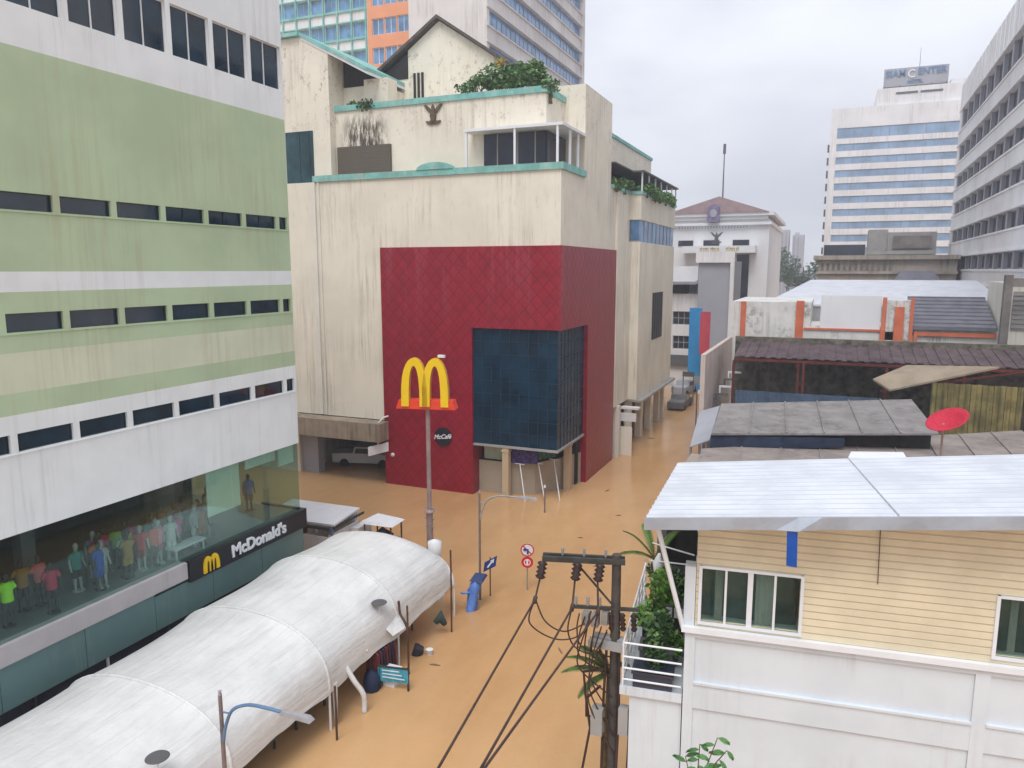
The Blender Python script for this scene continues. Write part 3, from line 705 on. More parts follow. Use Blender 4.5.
# ------------------------------------------------------------------ foliage
def leafcloud(mb, c, rad, n, size, mi=0, flatn=.6):
    for _ in range(n):
        while True:
            p = Vector((random.uniform(-1,1), random.uniform(-1,1), random.uniform(-1,1)))
            if p.length < 1: break
        p = Vector((c[0]+p.x*rad[0], c[1]+p.y*rad[1], c[2]+p.z*rad[2]))
        a = Vector((random.uniform(-1,1), random.uniform(-1,1), random.uniform(-.6,.9))).normalized()
        b = a.cross(Vector((random.uniform(-1,1), random.uniform(-1,1), random.uniform(-1,1)))).normalized()
        s = size*random.uniform(.6,1.3)
        mb.add([p-a*s, p+b*s*.45, p+a*s, p-b*s*.45], [(0,1,2,3)], 1 if random.random() < .28 else mi)
def bush(name, c, rad, n, size, m, label, cat='shrub', group=None, stems=True, clumps=7):
    t = thing(name, label, cat, (c[0], c[1], c[2]-rad[2]), group)
    mb = MB()
    for k in range(clumps):
        q = (c[0]+random.uniform(-.75,.75)*rad[0], c[1]+random.uniform(-.6,.6)*rad[1], c[2]+random.uniform(-.45,.55)*rad[2])
        rr = random.uniform(.3,.55)
        leafcloud(mb, q, (rad[0]*rr+.08, rad[1]*rr+.08, rad[2]*rr*1.1), n//clumps, size)
    mb.build('foliage', [m, M['hedge_light']], t)
    mb = MB()
    for k in range(4):
        x = c[0]+random.uniform(-.4,.4)*rad[0]
        mb.tube([(c[0]+random.uniform(-.3,.3)*rad[0], c[1], c[2]-rad[2]), (x, c[1], c[2]+rad[2]*random.uniform(-.1,.4))], [.04,.015], 5)
    mb.build('stem', M['trunk'], t)
bush('roof_bush', (-18.4,42.5,25.35), (1.5,.7,.95), 1500, .17, M['hedge'], 'bushy green hedge plant on the roof terrace beside the gable', group='plants on the mall roof terrace', clumps=9)
bush('roof_bush', (-16.6,42.6,25.2), (1.0,.7,.9), 1100, .17, M['hedge'], 'green terrace bush at the corner of the roof parapet', group='plants on the mall roof terrace', clumps=8)
bush('trailing_plant', (-15.5,42.6,24.2), (.45,.5,.7), 420, .15, M['hedge'], 'dark green plant hanging over the roof parapet corner', group='plants on the mall roof terrace')
bush('potted_flowers', (-18.5,42.3,26.0), (.35,.3,.35), 160, .10, mat('yellow_blossom',(.5,.33,.05),.7,.4,4), 'yellow flowering plant among the roof bushes', 'plant', 'plants on the mall roof terrace')
bush('weed_clump', (-28.1,42.2,24.4), (1.2,.3,.42), 380, .13, M['leaf'], 'dark weeds growing on the upper coping beside the mould stain', group='plants on the mall roof terrace')
bush('weed_clump', (-21.0,42.4,24.8), (.6,.3,.3), 120, .11, M['leaf'], 'sparse weeds on the upper coping right of the winged emblem', group='plants on the mall roof terrace')
for i, (y, lb) in enumerate([(52.7,'leafy bush nearest the tower'),(55.0,'leafy bush left of the white canopy post'),(58.3,'first green planter bush'),(60.8,'second green planter bush'),(63.3,'third green planter bush'),(65.8,'fourth green planter bush'),(68.6,'last green planter bush')]):
    bush('planter_bush', (-13.3 if y > 57 else -14.2, y, 20.05), (.5,1.5,.62), 800, .17, M['hedge'], lb+' on the side terrace over the street', group='bushes along the side terrace')
bush('roof_bush', (-19.9,42.5,25.0), (1.0,.6,.6), 700, .16, M['hedge'], 'low green bush at the left end of the roof hedge', group='plants on the mall roof terrace', clumps=7)
bush('roof_bush', (-17.4,42.4,24.85), (1.9,.5,.5), 1200, .16, M['hedge'], 'low continuous green hedge along the roof parapet corner', group='plants on the mall roof terrace', clumps=10)
# ------------------------------------------------------------------ towers behind the mall
tb = thing('ribbon_tower', 'beige office tower with blue ribbon windows behind the mall', 'building', (-44,90,0))
rows = [(35.8+3.45*k, 37.5+3.45*k) for k in range(-2, 6)]
PS = Pl((-34.35,75),(0,1),(1,0)); mb = MB()
hs = []
for (a, b) in rows:
    for k in range(8): hs.append((.6+3.9*k, .6+3.9*k+3.88, a, b))
facade(mb, PS, 0, 32, 0, 54.6, [(.6,.6+3.9*8-.02,a,b) for a,b in rows], .35)
mb.quad((-34.35,75,0),(-43.7,75,0),(-43.7,75,54.6),(-34.35,75,54.6)); mb.quad((-34.35,107,0),(-43.7,107,0),(-43.7,107,54.6),(-34.35,107,54.6))
mb.quad((-43.7,75,0),(-43.7,107,0),(-43.7,107,54.6),(-43.7,75,54.6)); mb.quad((-34.35,75,54.6),(-34.35,107,54.6),(-43.7,107,54.6),(-43.7,75,54.6))
mb.box(-34.35,-33.9,107.01,107.3,0,54.6)
mb.build('wall', M['tower_beige'], tb)
for h in hs: window(PS, h, tb, M['blue_glass'], M['grey_pier'], .3, (.33,.66), .06)
for (a, b) in rows:
    mb = MB(); mb.pbox(PS, -.25, 32.2, b+.0, b+.12, .0, .22); mb.pbox(PS, -.25, 32.2, a-.14, a-.02, .0, .2); mb.build('sill', M['tower_beige'], tb)
ta = thing('teal_grid_tower', 'office tower with teal window grid and orange bands behind the mall roof', 'building', (-56,82,0))
PA = Pl((0,80),(1,0),(0,-1)); mb = MB(); mb.box(-75,-47,80.25,95,0,56,0); hs=[]
zz = [35.0+3.25*k for k in range(7)]
for z in zz:
    for k in range(7): hs.append((-66.4+2.02*k, -66.4+2.02*k+1.9, z, z+1.65))
orr = []
for z in zz:
    for k in range(3): orr.append((-51.6+1.75*k, -51.6+1.75*k+1.6, z-.1, z+1.75))
facade(mb, PA, -75, -52.2, 20, 56, hs, .2, (), 0)
facade(mb, PA, -52.2, -46.2, 20, 56, orr, .2, (), 1)
mb.build('wall', [M['far_white'], M['salmon']], ta)
for h in hs+orr: window(PA, h, ta, M['blue_glass'], M['white'] if h in orr else M['teal'], .18, (.5,), .07)
mb = MB()
for k in range(8): x=-66.5+2.02*k; mb.box(x-.1,x+.08,79.8,80.0,20,56)
for z in zz: mb.box(-75,-52.3,79.82,79.99,z-.32,z-.05); mb.box(-75,-52.3,79.83,79.99,z+1.7,z+1.85)
mb.build('grid', M['teal'], ta)

# ------------------------------------------------------------------ far street end: civic hall, white block
cv = thing('civic_hall', 'white civic hall with maroon gable roof, emblem and tall dark window', 'building', (-15,125,0))
mb = MB(); mb.box(-27,-8.3,115,145,-.8,21.2); mb.box(-27,-8.5,114.6,115,21.2,21.7); mb.box(-27.2,-7.7,114.3,145.2,21.7,22.2); mb.box(-27.1,-8.0,114.5,145.1,20.4,20.8)
mb.prism([(-19.9,114.3,22.2),(-11.4,114.3,22.2),(-15.4,114.3,24.35)],(0,.3,0),0)
mb.build('wall', M['civic'], cv)
mb = MB(); mb.prism([(-23,114.1,22.2),(-8.4,114.1,22.2),(-15.4,114.1,24.5)],(0,30,0),0); mb.build('roof', M['maroon_roof'], cv)
mb = MB(); mb.prism([(-16.9,113.8,20.9),(-15.2,113.8,20.9),(-15.2,113.8,23.0),(-16.05,113.8,23.5),(-16.9,113.8,23.0)],(0,.3,0)); mb.prism([(-16.05+.5*math.cos(a),113.7,22.1+.6*math.sin(a)) for a in [6.283*i/16 for i in range(16)]],(0,.1,0),1); mb.build('round_emblem', [M['purple'],M['panel_grey']], cv)
mb = MB(); mb.box(-12.6,-10.9,114.9,114.98,2,16.2); mb.build('tall_window', M['slate_glass'], cv)
for x0, x1 in ((-21.2,-19.0),(-17.5,-15.2),(-13.3,-11.0)):
    mb = MB(); mb.box(x0,x1,114.9,114.98,17.5,18.3); mb.build('window', M['slate_glass'], cv)
mb = MB()
for k in range(24): x=-21+.42*k; mb.box(x-.12,x+.02,114.5,114.6,20.0,20.3)
mb.build('dentils', M['grey_pier'], cv)
mb = MB(); mb.box(-20.2,-9.9,112.5,114.9,16.4,17.4,0); mb.build('entrance_band', M['civic'], cv)
for i, x in enumerate([-17.6,-17.1,-16.7,-16.1,-15.7,-15.2,-13.9,-13.4,-13.0,-12.5]):
    mb = MB(); mb.box(x,x+.09,112.44,112.49,16.65,17.1); mb.box(x,x+.32,112.44,112.49,17.02,17.12); mb.box(x+.24,x+.33,112.44,112.49,16.65,17.02 if i%3 else 17.25); mb.build('gold_character', M['gold'], cv)
winged('hall_emblem', Pl((0,112.5),(1,0),(0,-1)), -15.3, 18.4, .95, M['dark_grey'], None, cv)
mast = thing('radio_mast', 'thin radio mast with antenna above the civic hall roof', 'mast', (-15.4,118,24.4))
mb = MB(); mb.tube([(-15.4,118,24),(-15.4,118,32.4)],[.12,.06],8); mb.build('pole', M['dark_grey'], mast)
mb = MB(); mb.tube([(-15.4,118,31.0),(-15.4,118,32.4)],[.22,.2],8); mb.build('antenna', M['dark_grey'], mast)
wb = thing('white_block', 'white low building with two square windows beside the blue banner', 'building', (-15.5,92,0))
P9 = Pl((0,90),(1,0),(0,-1)); mb = MB(); hs=[(-17.0,-14.95,7.5,9.1),(-16.9,-14.95,4.6,6.2),(-20.5,-18.4,7.5,9.1)]
facade(mb,P9,-24,-13.0,-.8,11.2,hs,.3); mb.quad((-13,90,-.8),(-13,105,-.8),(-13,105,11.2),(-13,90,11.2)); mb.quad((-24,90,11.2),(-13,90,11.2),(-13,105,11.2),(-24,105,11.2)); mb.box(-24,-14.5,92,104,11.2,14.4)
mb.build('wall', M['far_white'], wb)
for h in hs: window(P9,h,wb,M['slate_glass'],M['grey'],.25,(.33,.66),.08,bars=(.5,))
mb = MB(); mb.prism([(-24,88.8,12.6),(-14.3,88.8,12.6),(-12.9,88.8,13.6),(-12.7,88.8,13.3),(-14.2,88.8,12.3),(-24,88.8,12.3)],(0,5,0)); mb.build('roof', M['grey_pier'], wb)
mb = MB(); mb.box(-17.1,-15.4,89.9,91.5,11.21,12.2); mb.build('roof_window', M['near_black'], wb)
mb = MB(); mb.box(-24,-13.6,89.6,89.98,2.6,3.9); mb.build('shop_sign_band', M['dark_grey'], wb)
gp = thing('grey_block', 'block with a large plain grey side wall and white frame', 'building', (-12,90,0))
mb = MB(); mb.box(-13.9,-10.35,88.5,100,-.8,15.0,0); mb.build('wall', M['panel_grey'], gp)
mb = MB(); mb.box(-14.2,-9.9,88.1,88.48,14.8,16.0); mb.box(-10.34,-9.9,88.1,88.48,-.8,14.79); mb.build('frame', M['far_white'], gp)
mb = MB(); mb.box(-14.1,-12.75,84.6,84.9,2.2,9.8); mb.build('blue_banner', M['sky_blue'], label='tall bright blue vertical sign panel at the street end', cat='sign')
mb = MB(); mb.box(-12.6,-11.55,82.6,82.8,4.9,9.5)
mb.build('red_banner', M['red_panel'], label='faded red vertical sign panel right of the blue one', cat='sign')
# distant hazy towers and trees
for x0, x1, z, lb in [(-27,-19.5,33.6,'taller of two pale hazy apartment towers beyond the civic hall'),(-17.8,-12.5,31,'shorter of two pale hazy apartment towers beyond the civic hall')]:
    t = thing('distant_tower', lb, 'building', ((x0+x1)/2,400,0), 'distant hazy towers')
    mb = MB(); mb.box(x0,x1,400,412,0,z); mb.box(x0+1,x0+3,401,405,z,z+1.2); mb.build('wall', M['haze_tower'], t)
    for k in range(int((x1-x0)/1.8)):
        mb = MB(); mb.box(x0+.5+1.8*k,x0+1.3+1.8*k,399.9,399.99,2,z-1); mb.build('window_strip', M['grey_pier'], t)
def tree(c, h, r, lb, m, n=1500, size=.45):
    t = thing('broadleaf_tree', lb, 'tree', c, 'hazy trees beyond the street end')
    mb = MB(); mb.tube([c,(c[0]+.1,c[1],c[2]+h*.5),(c[0],c[1],c[2]+h*.8)],[.35,.25,.1],8)
    for k in range(4): a=k*1.6; mb.tube([(c[0],c[1],c[2]+h*.45),(c[0]+r*.6*math.cos(a),c[1]+r*.6*math.sin(a),c[2]+h*.75)],[.14,.05],6)
    mb.build('trunk', M['trunk'], t); mb = MB()
    for k in range(14):
        q=(c[0]+random.uniform(-.7,.7)*r,c[1]+random.uniform(-.7,.7)*r,c[2]+h*random.uniform(.45,.92)); rr=r*random.uniform(.25,.45)
        leafcloud(mb,q,(rr,rr,rr*.8),n//14,size)
    mb.build('crown', [m, m], t)
tree((-12.5,205,2),17.5,6.5,'rounded hazy tree below the distant towers',M['far_leaf'])
tree((-6.0,200,2),16,6.5,'hazy tree right of the distant towers, beside the hotel',M['far_leaf'])
tree((-1.0,190,2),15,4.5,'hazy tree against the left edge of the old stone building',M['far_leaf'])

# ------------------------------------------------------------------ hotel with roof sign
ht = thing('hotel_tower', 'tall white hotel with blue ribbon windows under a roof sign', 'building', (10,170,0))
PH = Pl((0,160),(1,0),(0,-1)); mb = MB(); hs=[]
rw = [(38.6,40.5)]+[(36.3-2.42*k, 37.6-2.42*k) for k in range(10)]
for a, b in rw:
    for k in range(8): hs.append((-.2+3.0*k, -.2+3.0*k+2.96, a, b))
facade(mb, PH, -1.4, 24.2, 0, 44.1, [(-.2,23.76,a,b) for a,b in rw], .15)
mb.quad((-1.4,160,0),(-1.4,185,0),(-1.4,185,44.1),(-1.4,160,44.1)); mb.quad((24.2,160,0),(24.2,185,0),(24.2,185,44.1),(24.2,160,44.1))
mb.quad((-1.4,160,44.1),(24.2,160,44.1),(24.2,185,44.1),(-1.4,185,44.1))
mb.box(6.3,21.5,160.6,175,44.1,47.2); mb.box(18.2,22.5,161,175,47.2,48.0)
mb.build('wall', M['far_white'], ht)
for h in hs: window(PH,h,ht,M['far_glass'],M['grey_pier'],.12,(.5,),.06)
for k in range(9):
    mb = MB(); mb.box(-1.75,-1.41,160.4,161.6,17+2.42*k,18.3+2.42*k); mb.build('side_balcony', M['dark_grey'], ht)
for x0,x1,z in ((9.4,13.0,46.0),(13.4,17.0,46.0)):
    mb = MB(); mb.box(x0,x1,160.5,160.58,z,z+.35); mb.build('roof_vent', M['dark_grey'], ht)
sg = thing('rooftop_sign', 'large SIAM CENTER sign on the roof of the hotel', 'sign', (12.4,160.8,47.2))
mb = MB(); mb.box(7.2,17.7,160.8,161.1,47.6,50.6); mb.build('board', M['panel_grey'], sg)
mb = MB()
for x in (7.4,10,12.6,15.2,17.5): mb.box(x-.1,x+.1,161.1,161.4,47.0,50.6)
mb.box(7.2,17.7,160.9,161.2,47.25,47.5); mb.build('support_frame', M['dark_grey'], sg)
text('SIAM', 1.65, M['pipe_blue'], sg, (9.15,160.72,49.6), (1,0,0), (0,0,1), extrude=.05, sx=.95, bold=.03)
text('C', 2.0, M['white'], sg, (11.7,160.72,49.4), (1,0,0), (0,0,1), extrude=.05, sx=.9, bold=.03)
text('ENTER', 1.65, M['pipe_blue'], sg, (15.05,160.72,49.7), (1,0,0), (0,0,1), extrude=.05, sx=.95, bold=.03)
text('HOTEL', .8, M['pipe_blue'], sg, (12.4,160.72,48.1), (1,0,0), (0,0,1), extrude=.05, bold=.02)
mb = MB(); mb.tube([(13.0,161.5,50.5),(13.0,161.5,54)],[.06,.03],6); mb.build('lightning_rod', M['dark_grey'], sg)

# ------------------------------------------------------------------ right-hand office tower
rt_ = thing('office_tower', 'large white tiled office tower with dark windows at the right edge', 'building', (14.2,110,0))
az = R(1.03); PR = Pl((14.17,110),(math.sin(az),math.cos(az)),(-math.cos(az),math.sin(az)))
mb = MB(); rows=[(11.0,12.35),(14.05,15.5),(17.4,18.9),(20.85,22.35),(24.15,25.7),(27.4,29.4),(31.3,33.8)]; hs=[]
for a,b in rows:
    for k in range(14): hs.append((2.2-4.45*(k+1)+.35, 2.2-4.45*k-.35, a, b))
facade(mb, PR, -62, 4.0, -.8, 37.2, [(2.2-4.45*14, 2.2, a, b) for a,b in rows], .5)
mb.quad(PR.at(4,-.8),PR.at(4,-.8,-20),PR.at(4,37.2,-20),PR.at(4,37.2)); mb.quad(PR.at(-62,-.8),PR.at(-62,-.8,-20),PR.at(-62,37.2,-20),PR.at(-62,37.2))
mb.quad(PR.at(-62,37.2),PR.at(4,37.2),PR.at(4,37.2,-20),PR.at(-62,37.2,-20))
mb.build('wall', M['tower_white'], rt_)
for a,b in rows:
    for k in range(14): u=2.2-4.45*k; mb = MB(); mb.pbox(PR,u-.36,u+.36,a,b,-.49,-.12); mb.build('pier', M['grey_pier'], rt_)
for h in hs: window(PR,h,rt_,M['slate_glass'],M['grey_pier'],.45,(.5,),.12)
mb = MB()
for a,b in rows:
    mb.pbox(PR,-62,4,b+.02,b+.2,.0,.12); mb.pbox(PR,-62,4,a-.2,a-.02,.0,.10)
for k in range(30): mb.pbox(PR, 4-2.2*k-.04, 4-2.2*k, 34.2, 37.2, .0, .06)
mb.build('string_course', M['tower_white'], rt_)

# ------------------------------------------------------------------ old stone building and roofs below the hotel
hb = thing('stone_building', 'old weathered stone building with dark arcaded frieze below the hotel', 'building', (5,105,0))
mb = MB(); mb.box(-1.3,13.5,100,112,-.8,15.2); mb.box(-1.9,13.7,99.5,112,15.2,15.7); mb.box(-1.5,13.6,99.7,112,13.5,13.8); mb.box(-1.4,13.6,99.8,100,12.0,12.25)
mb.build('wall', M['stone'], hb)
for k in range(20):
    x=-1+.62*k
    if x > 6.6: break
    mb = MB(); mb.box(x,x+.3,99.9,99.99,13.95,14.75); mb.build('window', M['stone_dark'], hb)
mb = MB(); mb.box(-.8,3.8,101,106,15.7,17.0); mb.build('roof_hut', M['slate_glass'], hb)
t = thing('tiled_pavilion', 'small pavilion with hipped grey tiled roof in front of the stone building', 'building', (9.2,96,0))
mb = MB(); mb.box(7.0,11.2,95,99,8,12.2); mb.build('wall', M['stone'], t)
mb = MB(); mb.add([(6.4,94.4,12.2),(11.9,94.4,12.2),(11.9,99.4,12.2),(6.4,99.4,12.2),(7.6,96.9,13.9),(10.7,96.9,13.9)],[(0,1,5,4),(1,2,5),(2,3,4,5),(3,0,4),(3,2,1,0)]); mb.build('roof', M['tile_roof'], t)
for x in (8.2,9.3): mb = MB(); mb.box(x,x+.6,94.9,94.99,9.5,11.6); mb.build('window', M['slate_glass'], t)
t = thing('plant_room', 'grey brown rooftop plant room with louvres in front of the hotel', 'building', (9.2,112,0))
mb = MB(); mb.box(6.9,12.6,112.5,118,12,18.9); mb.box(4.6,6.9,113,117,12,19.3); mb.box(3.0,12.6,112.0,112.4,16.0,16.5); mb.build('wall', M['grey'], t)
mb = MB(); mb.box(7.5,12.0,112.1,112.48,16.8,18.4); mb.build('louvre', M['stone_dark'], t)
mb = MB(); mb.box(3.6,7.2,112.02,112.3,14.6,15.95); mb.build('dark_opening', M['near_black'], t)
random.seed(11)
for i in range(10):
    x = -1+1.35*i; z = random.uniform(10.6,12.4); nm = ['grey','brown','dark','rusty','pale','slate','mossy','tall grey','low brown','flat white'][i]
    t = thing('small_house', nm+' roofed small house in the crowded row before the stone building', 'house', (x,88,0), 'small houses before the stone building')
    mb = MB(); mb.box(x,x+1.28,86,90,5,z-.4); mb.build('wall', [M['stone'],M['stone_dark'],M['far_white']][i%3], t)
    mb = MB(); mb.prism([(x-.08,85.7,z-.4),(x+1.36,85.7,z-.4),(x+.64,85.7,z+.1)],(0,4.6,0)); mb.build('roof', [M['tile_roof'],M['brown_roof'],M['dark_grey'],M['rust_roof'],M['grey'],M['tile_roof'],M['mossy'],M['grey'],M['brown_roof'],M['far_white']][i], t)
    mb = MB(); mb.box(x+.35,x+.85,85.9,85.99,z-1.5,z-.7); mb.build('window', M['slate_glass'], t)

# ------------------------------------------------------------------ terrace houses with orange pilasters
th = thing('terrace_house', 'white stained rooftop terrace with orange pilasters and red trim', 'building', (1,60,0))
mb = MB(); mb.box(-6.2,-1.0,55,64,-.8,11.8,0); mb.box(-1.0,4.2,55.4,64,-.8,10.2,0); mb.box(4.2,11.5,55.2,64,-.8,10.1,0); mb.box(-1.0,4.2,55.0,55.39,9.2,9.95,0)
mb.box(3.4,5.2,55.0,56,9.4,12.0,0)
mb.build('wall', [M['weathered']], th)
mb = MB(); mb.box(-.4,3.3,55.05,55.38,9.96,12.3,0); mb.build('white_screen', M['civic'], th)
for x0,x1,z1 in [(-5.6,-5.25,11.8),(-1.95,-1.45,11.9),(3.35,3.6,12.2),(4.1,4.65,11.6),(5.0,5.2,12.2)]:
    mb = MB(); mb.box(x0,x1,54.86,54.99,9.3,z1); mb.build('pilaster', M['orange'], th)
mb = MB(); mb.box(-1.4,3.3,54.9,54.99,9.95,10.08); mb.box(3.3,3.6,54.8,54.86,9.2,10.1); mb.box(5.3,9.9,55.0,55.15,9.75,10.0); mb.box(5.3,5.5,54.9,55.0,9.2,10.0)
mb.build('trim', M['orange'], th)
mb = MB(); mb.hexa([(5.2,54.9,10.15),(9.9,54.9,10.15),(9.9,60,12.0),(5.2,60,12.0),(5.2,54.9,10.3),(9.9,54.9,10.3),(9.9,60,12.15),(5.2,60,12.15)])
for k in range(9): 
    y=54.9+.6*k; z=10.3+1.85*.6*k/5.1; mb.box(5.2,9.9,y,y+.1,z,z+.09)
mb.build('tiled_roof', M['tile_roof'], th)
t = thing('sheet_roof_shed', 'broad white sheet metal roof behind the orange pilasters', 'building', (2,66,0))
mb = MB(); mb.add([(-4.6,60,11.4),(11.5,60,11.6),(11.5,74,13.1),(-1.5,74,13.1),(-4.6,60,11.25),(11.5,60,11.45),(11.5,74,12.9),(-1.5,74,12.9)],[(0,1,2,3),(7,6,5,4),(0,4,5,1),(1,5,6,2),(2,6,7,3),(3,7,4,0)]); mb.build('roof', M['roof_sheet'], t)
mb = MB(); mb.box(-4,11,61,73.5,-.8,11.2); mb.build('wall', M['far_white'], t)
t = thing('concrete_column', 'dark weathered concrete column with bracket at the right edge', 'column', (9.9,52,0))
mb = MB(); mb.box(9.55,9.95,52,52.5,5,13.7); mb.box(9.95,11.4,52.1,52.4,13.0,13.5); mb.build('shaft', M['stone_dark'], t)
t = thing('cream_annex', 'cream annex wall with barred window at the right edge', 'building', (12,54,0))
mb = MB(); mb.box(10.05,14,53.5,60,-.8,13.2); mb.build('wall', M['cream_light'], t)
mb = MB(); mb.box(10.3,11.6,53.4,53.49,10.4,12.7)
for k in range(8): mb.box(10.3,11.6,53.35,53.4,10.5+.28*k,10.55+.28*k)
mb.build('barred_window', M['grey'], t)
# dark sheltered yard with rusty roof
yd = thing('rusty_shelter', 'long dark shelter with rusty purple roof on red steel posts', 'shelter', (2.5,48,0))
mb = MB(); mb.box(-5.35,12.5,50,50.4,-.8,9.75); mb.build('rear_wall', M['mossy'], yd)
mb = MB(); mb.box(-6.35,-6.1,42.4,54.9,-.8,9.3); mb.build('side_wall', M['salmon_wall'], yd)
mb = MB(); n=60
for i in range(n):
    x0=-4.95+17.6*i/n; x1=-4.95+17.6*(i+1)/n; dz=.05 if i%2 else 0
    mb.hexa([(x0,46,8.86+dz),(x1,46,8.86+dz),(x1,49.98,9.4+dz),(x0,49.98,9.4+dz),(x0,46,8.9+dz),(x1,46,8.9+dz),(x1,49.98,9.44+dz),(x0,49.98,9.44+dz)])
mb.build('roof', M['rust_roof'], yd)
mb = MB(); mb.box(-4.95,12.5,45.9,46.02,8.66,8.8); mb.bar((-4.9,47.9,8.9),(12.5,47.9,8.9),.1,.1); mb.bar((3.0,45.95,7.3),(9.5,45.95,8.7),.08,.1); mb.build('beam', M['rust_post'], yd)
for x in (-4.95,-1.35,-1.05,3.25,7.0,11.5):
    mb = MB(); mb.box(x-.07,x+.07,45.9,46.03,3,8.66); mb.build('post', M['rust_post'], yd)
def corr(name, x0, x1, y, z0, z1, m, lb, cat, n=40, dz=0.1):
    mb = MB(); 
    for i in range(n):
        a=x0+(x1-x0)*i/n; b=x0+(x1-x0)*(i+.92)/n; o=.04 if i%2 else 0
        mb.box(a,b,y-o,y-o+.03,z0,z1+random.uniform(-dz,dz)*.5)
    return mb.build(name, m, label=lb, cat=cat)
corr('corrugated_fence', -4.6,2.8,44.2,4.5,7.15,M['blue_sheet'],'dark blue corrugated fence under the rusty shelter','fence',36,.02)
corr('board_fence', 5.25,9.3,43.8,5.0,8.2,M['wood_fence'],'mossy yellow green board fence right of the tan sheet','fence',16,.03)
mb = MB(); mb.hexa([(2.5,44.2,8.1),(3.3,43.6,7.65),(8.3,44.6,9.0),(4.2,45.8,8.75),(2.5,44.2,8.2),(3.3,43.6,7.75),(8.3,44.6,9.1),(4.2,45.8,8.85)])
mb.build('leaning_sheet', M['tan_sheet'], label='pale tan roofing sheet leaning under the red posts', cat='sheet')
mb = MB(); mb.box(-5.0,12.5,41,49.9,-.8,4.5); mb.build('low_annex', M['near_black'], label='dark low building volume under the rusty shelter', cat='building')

# grey fibre-cement roof shed
sh = thing('grey_roof_shed', 'shed with grey fibre cement roof and dark open side', 'shed', (0,34,0))
def roofquad(mb, LB, RB, RF, LF, t, mi=0):
    mb.hexa([(p[0],p[1],p[2]-t) for p in (LF,RF,RB,LB)]+[LF,RF,RB,LB], mi)
mb = MB()
LB,RB,RF,LF=(-4.45,36.7,7.6),(4.05,40.7,7.75),(4.6,35.0,7.25),(-4.2,31.8,7.15)
roofquad(mb,LB,RB,RF,LF,.08)
for k in range(1,6):
    f=k/6; a=[LF[i]+(RF[i]-LF[i])*f for i in range(3)]; b=[LB[i]+(RB[i]-LB[i])*f for i in range(3)]
    mb.bar((a[0],a[1],a[2]+.03),(b[0],b[1],b[2]+.03),.06,.05)
mb.build('roof', M['grey_roof'], sh)
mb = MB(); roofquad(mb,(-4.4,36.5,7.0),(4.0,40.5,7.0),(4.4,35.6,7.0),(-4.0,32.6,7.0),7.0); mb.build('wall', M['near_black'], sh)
M['tarp_navy'] = mat('navy_tarpaulin', (.015,.025,.05), .6, .4, 2)
mb = MB(); mb.hexa([(-4.25,31.9,6.35),(1.0,33.7,6.65),(1.0,33.72,7.0),(-4.25,32.1,7.05),(-4.25,31.8,6.35),(1.0,33.6,6.65),(1.0,33.6,7.0),(-4.25,31.9,7.05)]); mb.build('hanging_tarp', M['tarp_navy'], sh)
lr = thing('low_roof_house', 'low house with flat brown grey panelled roof behind the white roofed house', 'house', (1,28,0))
mb = MB()
LB,RB,RF,LF=(-4.6,31.4,6.15),(9.8,44.0,6.1),(8.5,20,6.6),(-3.4,18.5,6.6)
LB=(-4.5,31.2,6.6); RB=(9.0,42.0,6.35)
roofquad(mb,LB,RB,RF,LF,.15)
for k in range(1,9):
    f=k/9; a=[LF[i]+(RF[i]-LF[i])*f for i in range(3)]; b=[LB[i]+(RB[i]-LB[i])*f for i in range(3)]
    mb.bar((a[0],a[1],a[2]+.02),(b[0],b[1],b[2]+.02),.05,.04)
mb.build('roof', M['brown_roof'], lr)
mb = MB(); roofquad(mb,(-4.4,30.5,6.4),(9.0,41.0,6.1),(8.2,20.5,6.4),(-3.3,19,6.4),7); mb.build('wall', M['grey'], lr)
mb = MB(); mb.hexa([(1.1,31.55,6.60),(3.25,32.3,6.58),(3.2,33.6,6.56),(1.25,32.8,6.58),(1.1,31.55,6.68),(3.25,32.3,6.66),(3.2,33.6,6.64),(1.25,32.8,6.66)])
mb.build('roofing_sheet', M['white_clean'], label='loose white panel lying on the brown grey roof', cat='panel')
sa = thing('street_awning', 'pale blue grey sheet awning above the flooded pavement beside the grey roof', 'awning', (-5.6,38,0))
mb = MB(); roofquad(mb,(-6.3,42.3,6.1),(-5.2,42.3,6.5),(-4.5,33.5,6.5),(-5.35,33.5,6.1),.05); mb.build('sheet', M['panel_grey'], sa)
for y in (33.7,38,42):
    x=-5.35-.95*(y-33.5)/17
    mb = MB(); mb.box(x-.05,x+.05,y,y+.1,-.8,6.08); mb.build('post', M['grey'], sa)
mb = MB(); mb.box(-5.2,-4.65,30.6,33,-.8,5.9); mb.build('brick_pier', M['stone'], label='stained pier at the street corner of the low brown roof', cat='pier')
for i in range(5):
    mb = MB(); z=6.5+.35*i; mb.box(-6.0+.15*i,-5.2+.15*i,46+.8*i,46.2+.8*i,z,z+.1); mb.box(-6.0+.15*i,-5.9+.15*i,46+.8*i,46.2+.8*i,z-.35,z)
    mb.build('stair_step', M['white'] if i%2 else M['dark_grey'], label=['lowest','second','third','fourth','topmost'][i]+' step of the small stair beside the salmon wall', cat='step', group='steps beside the salmon wall')
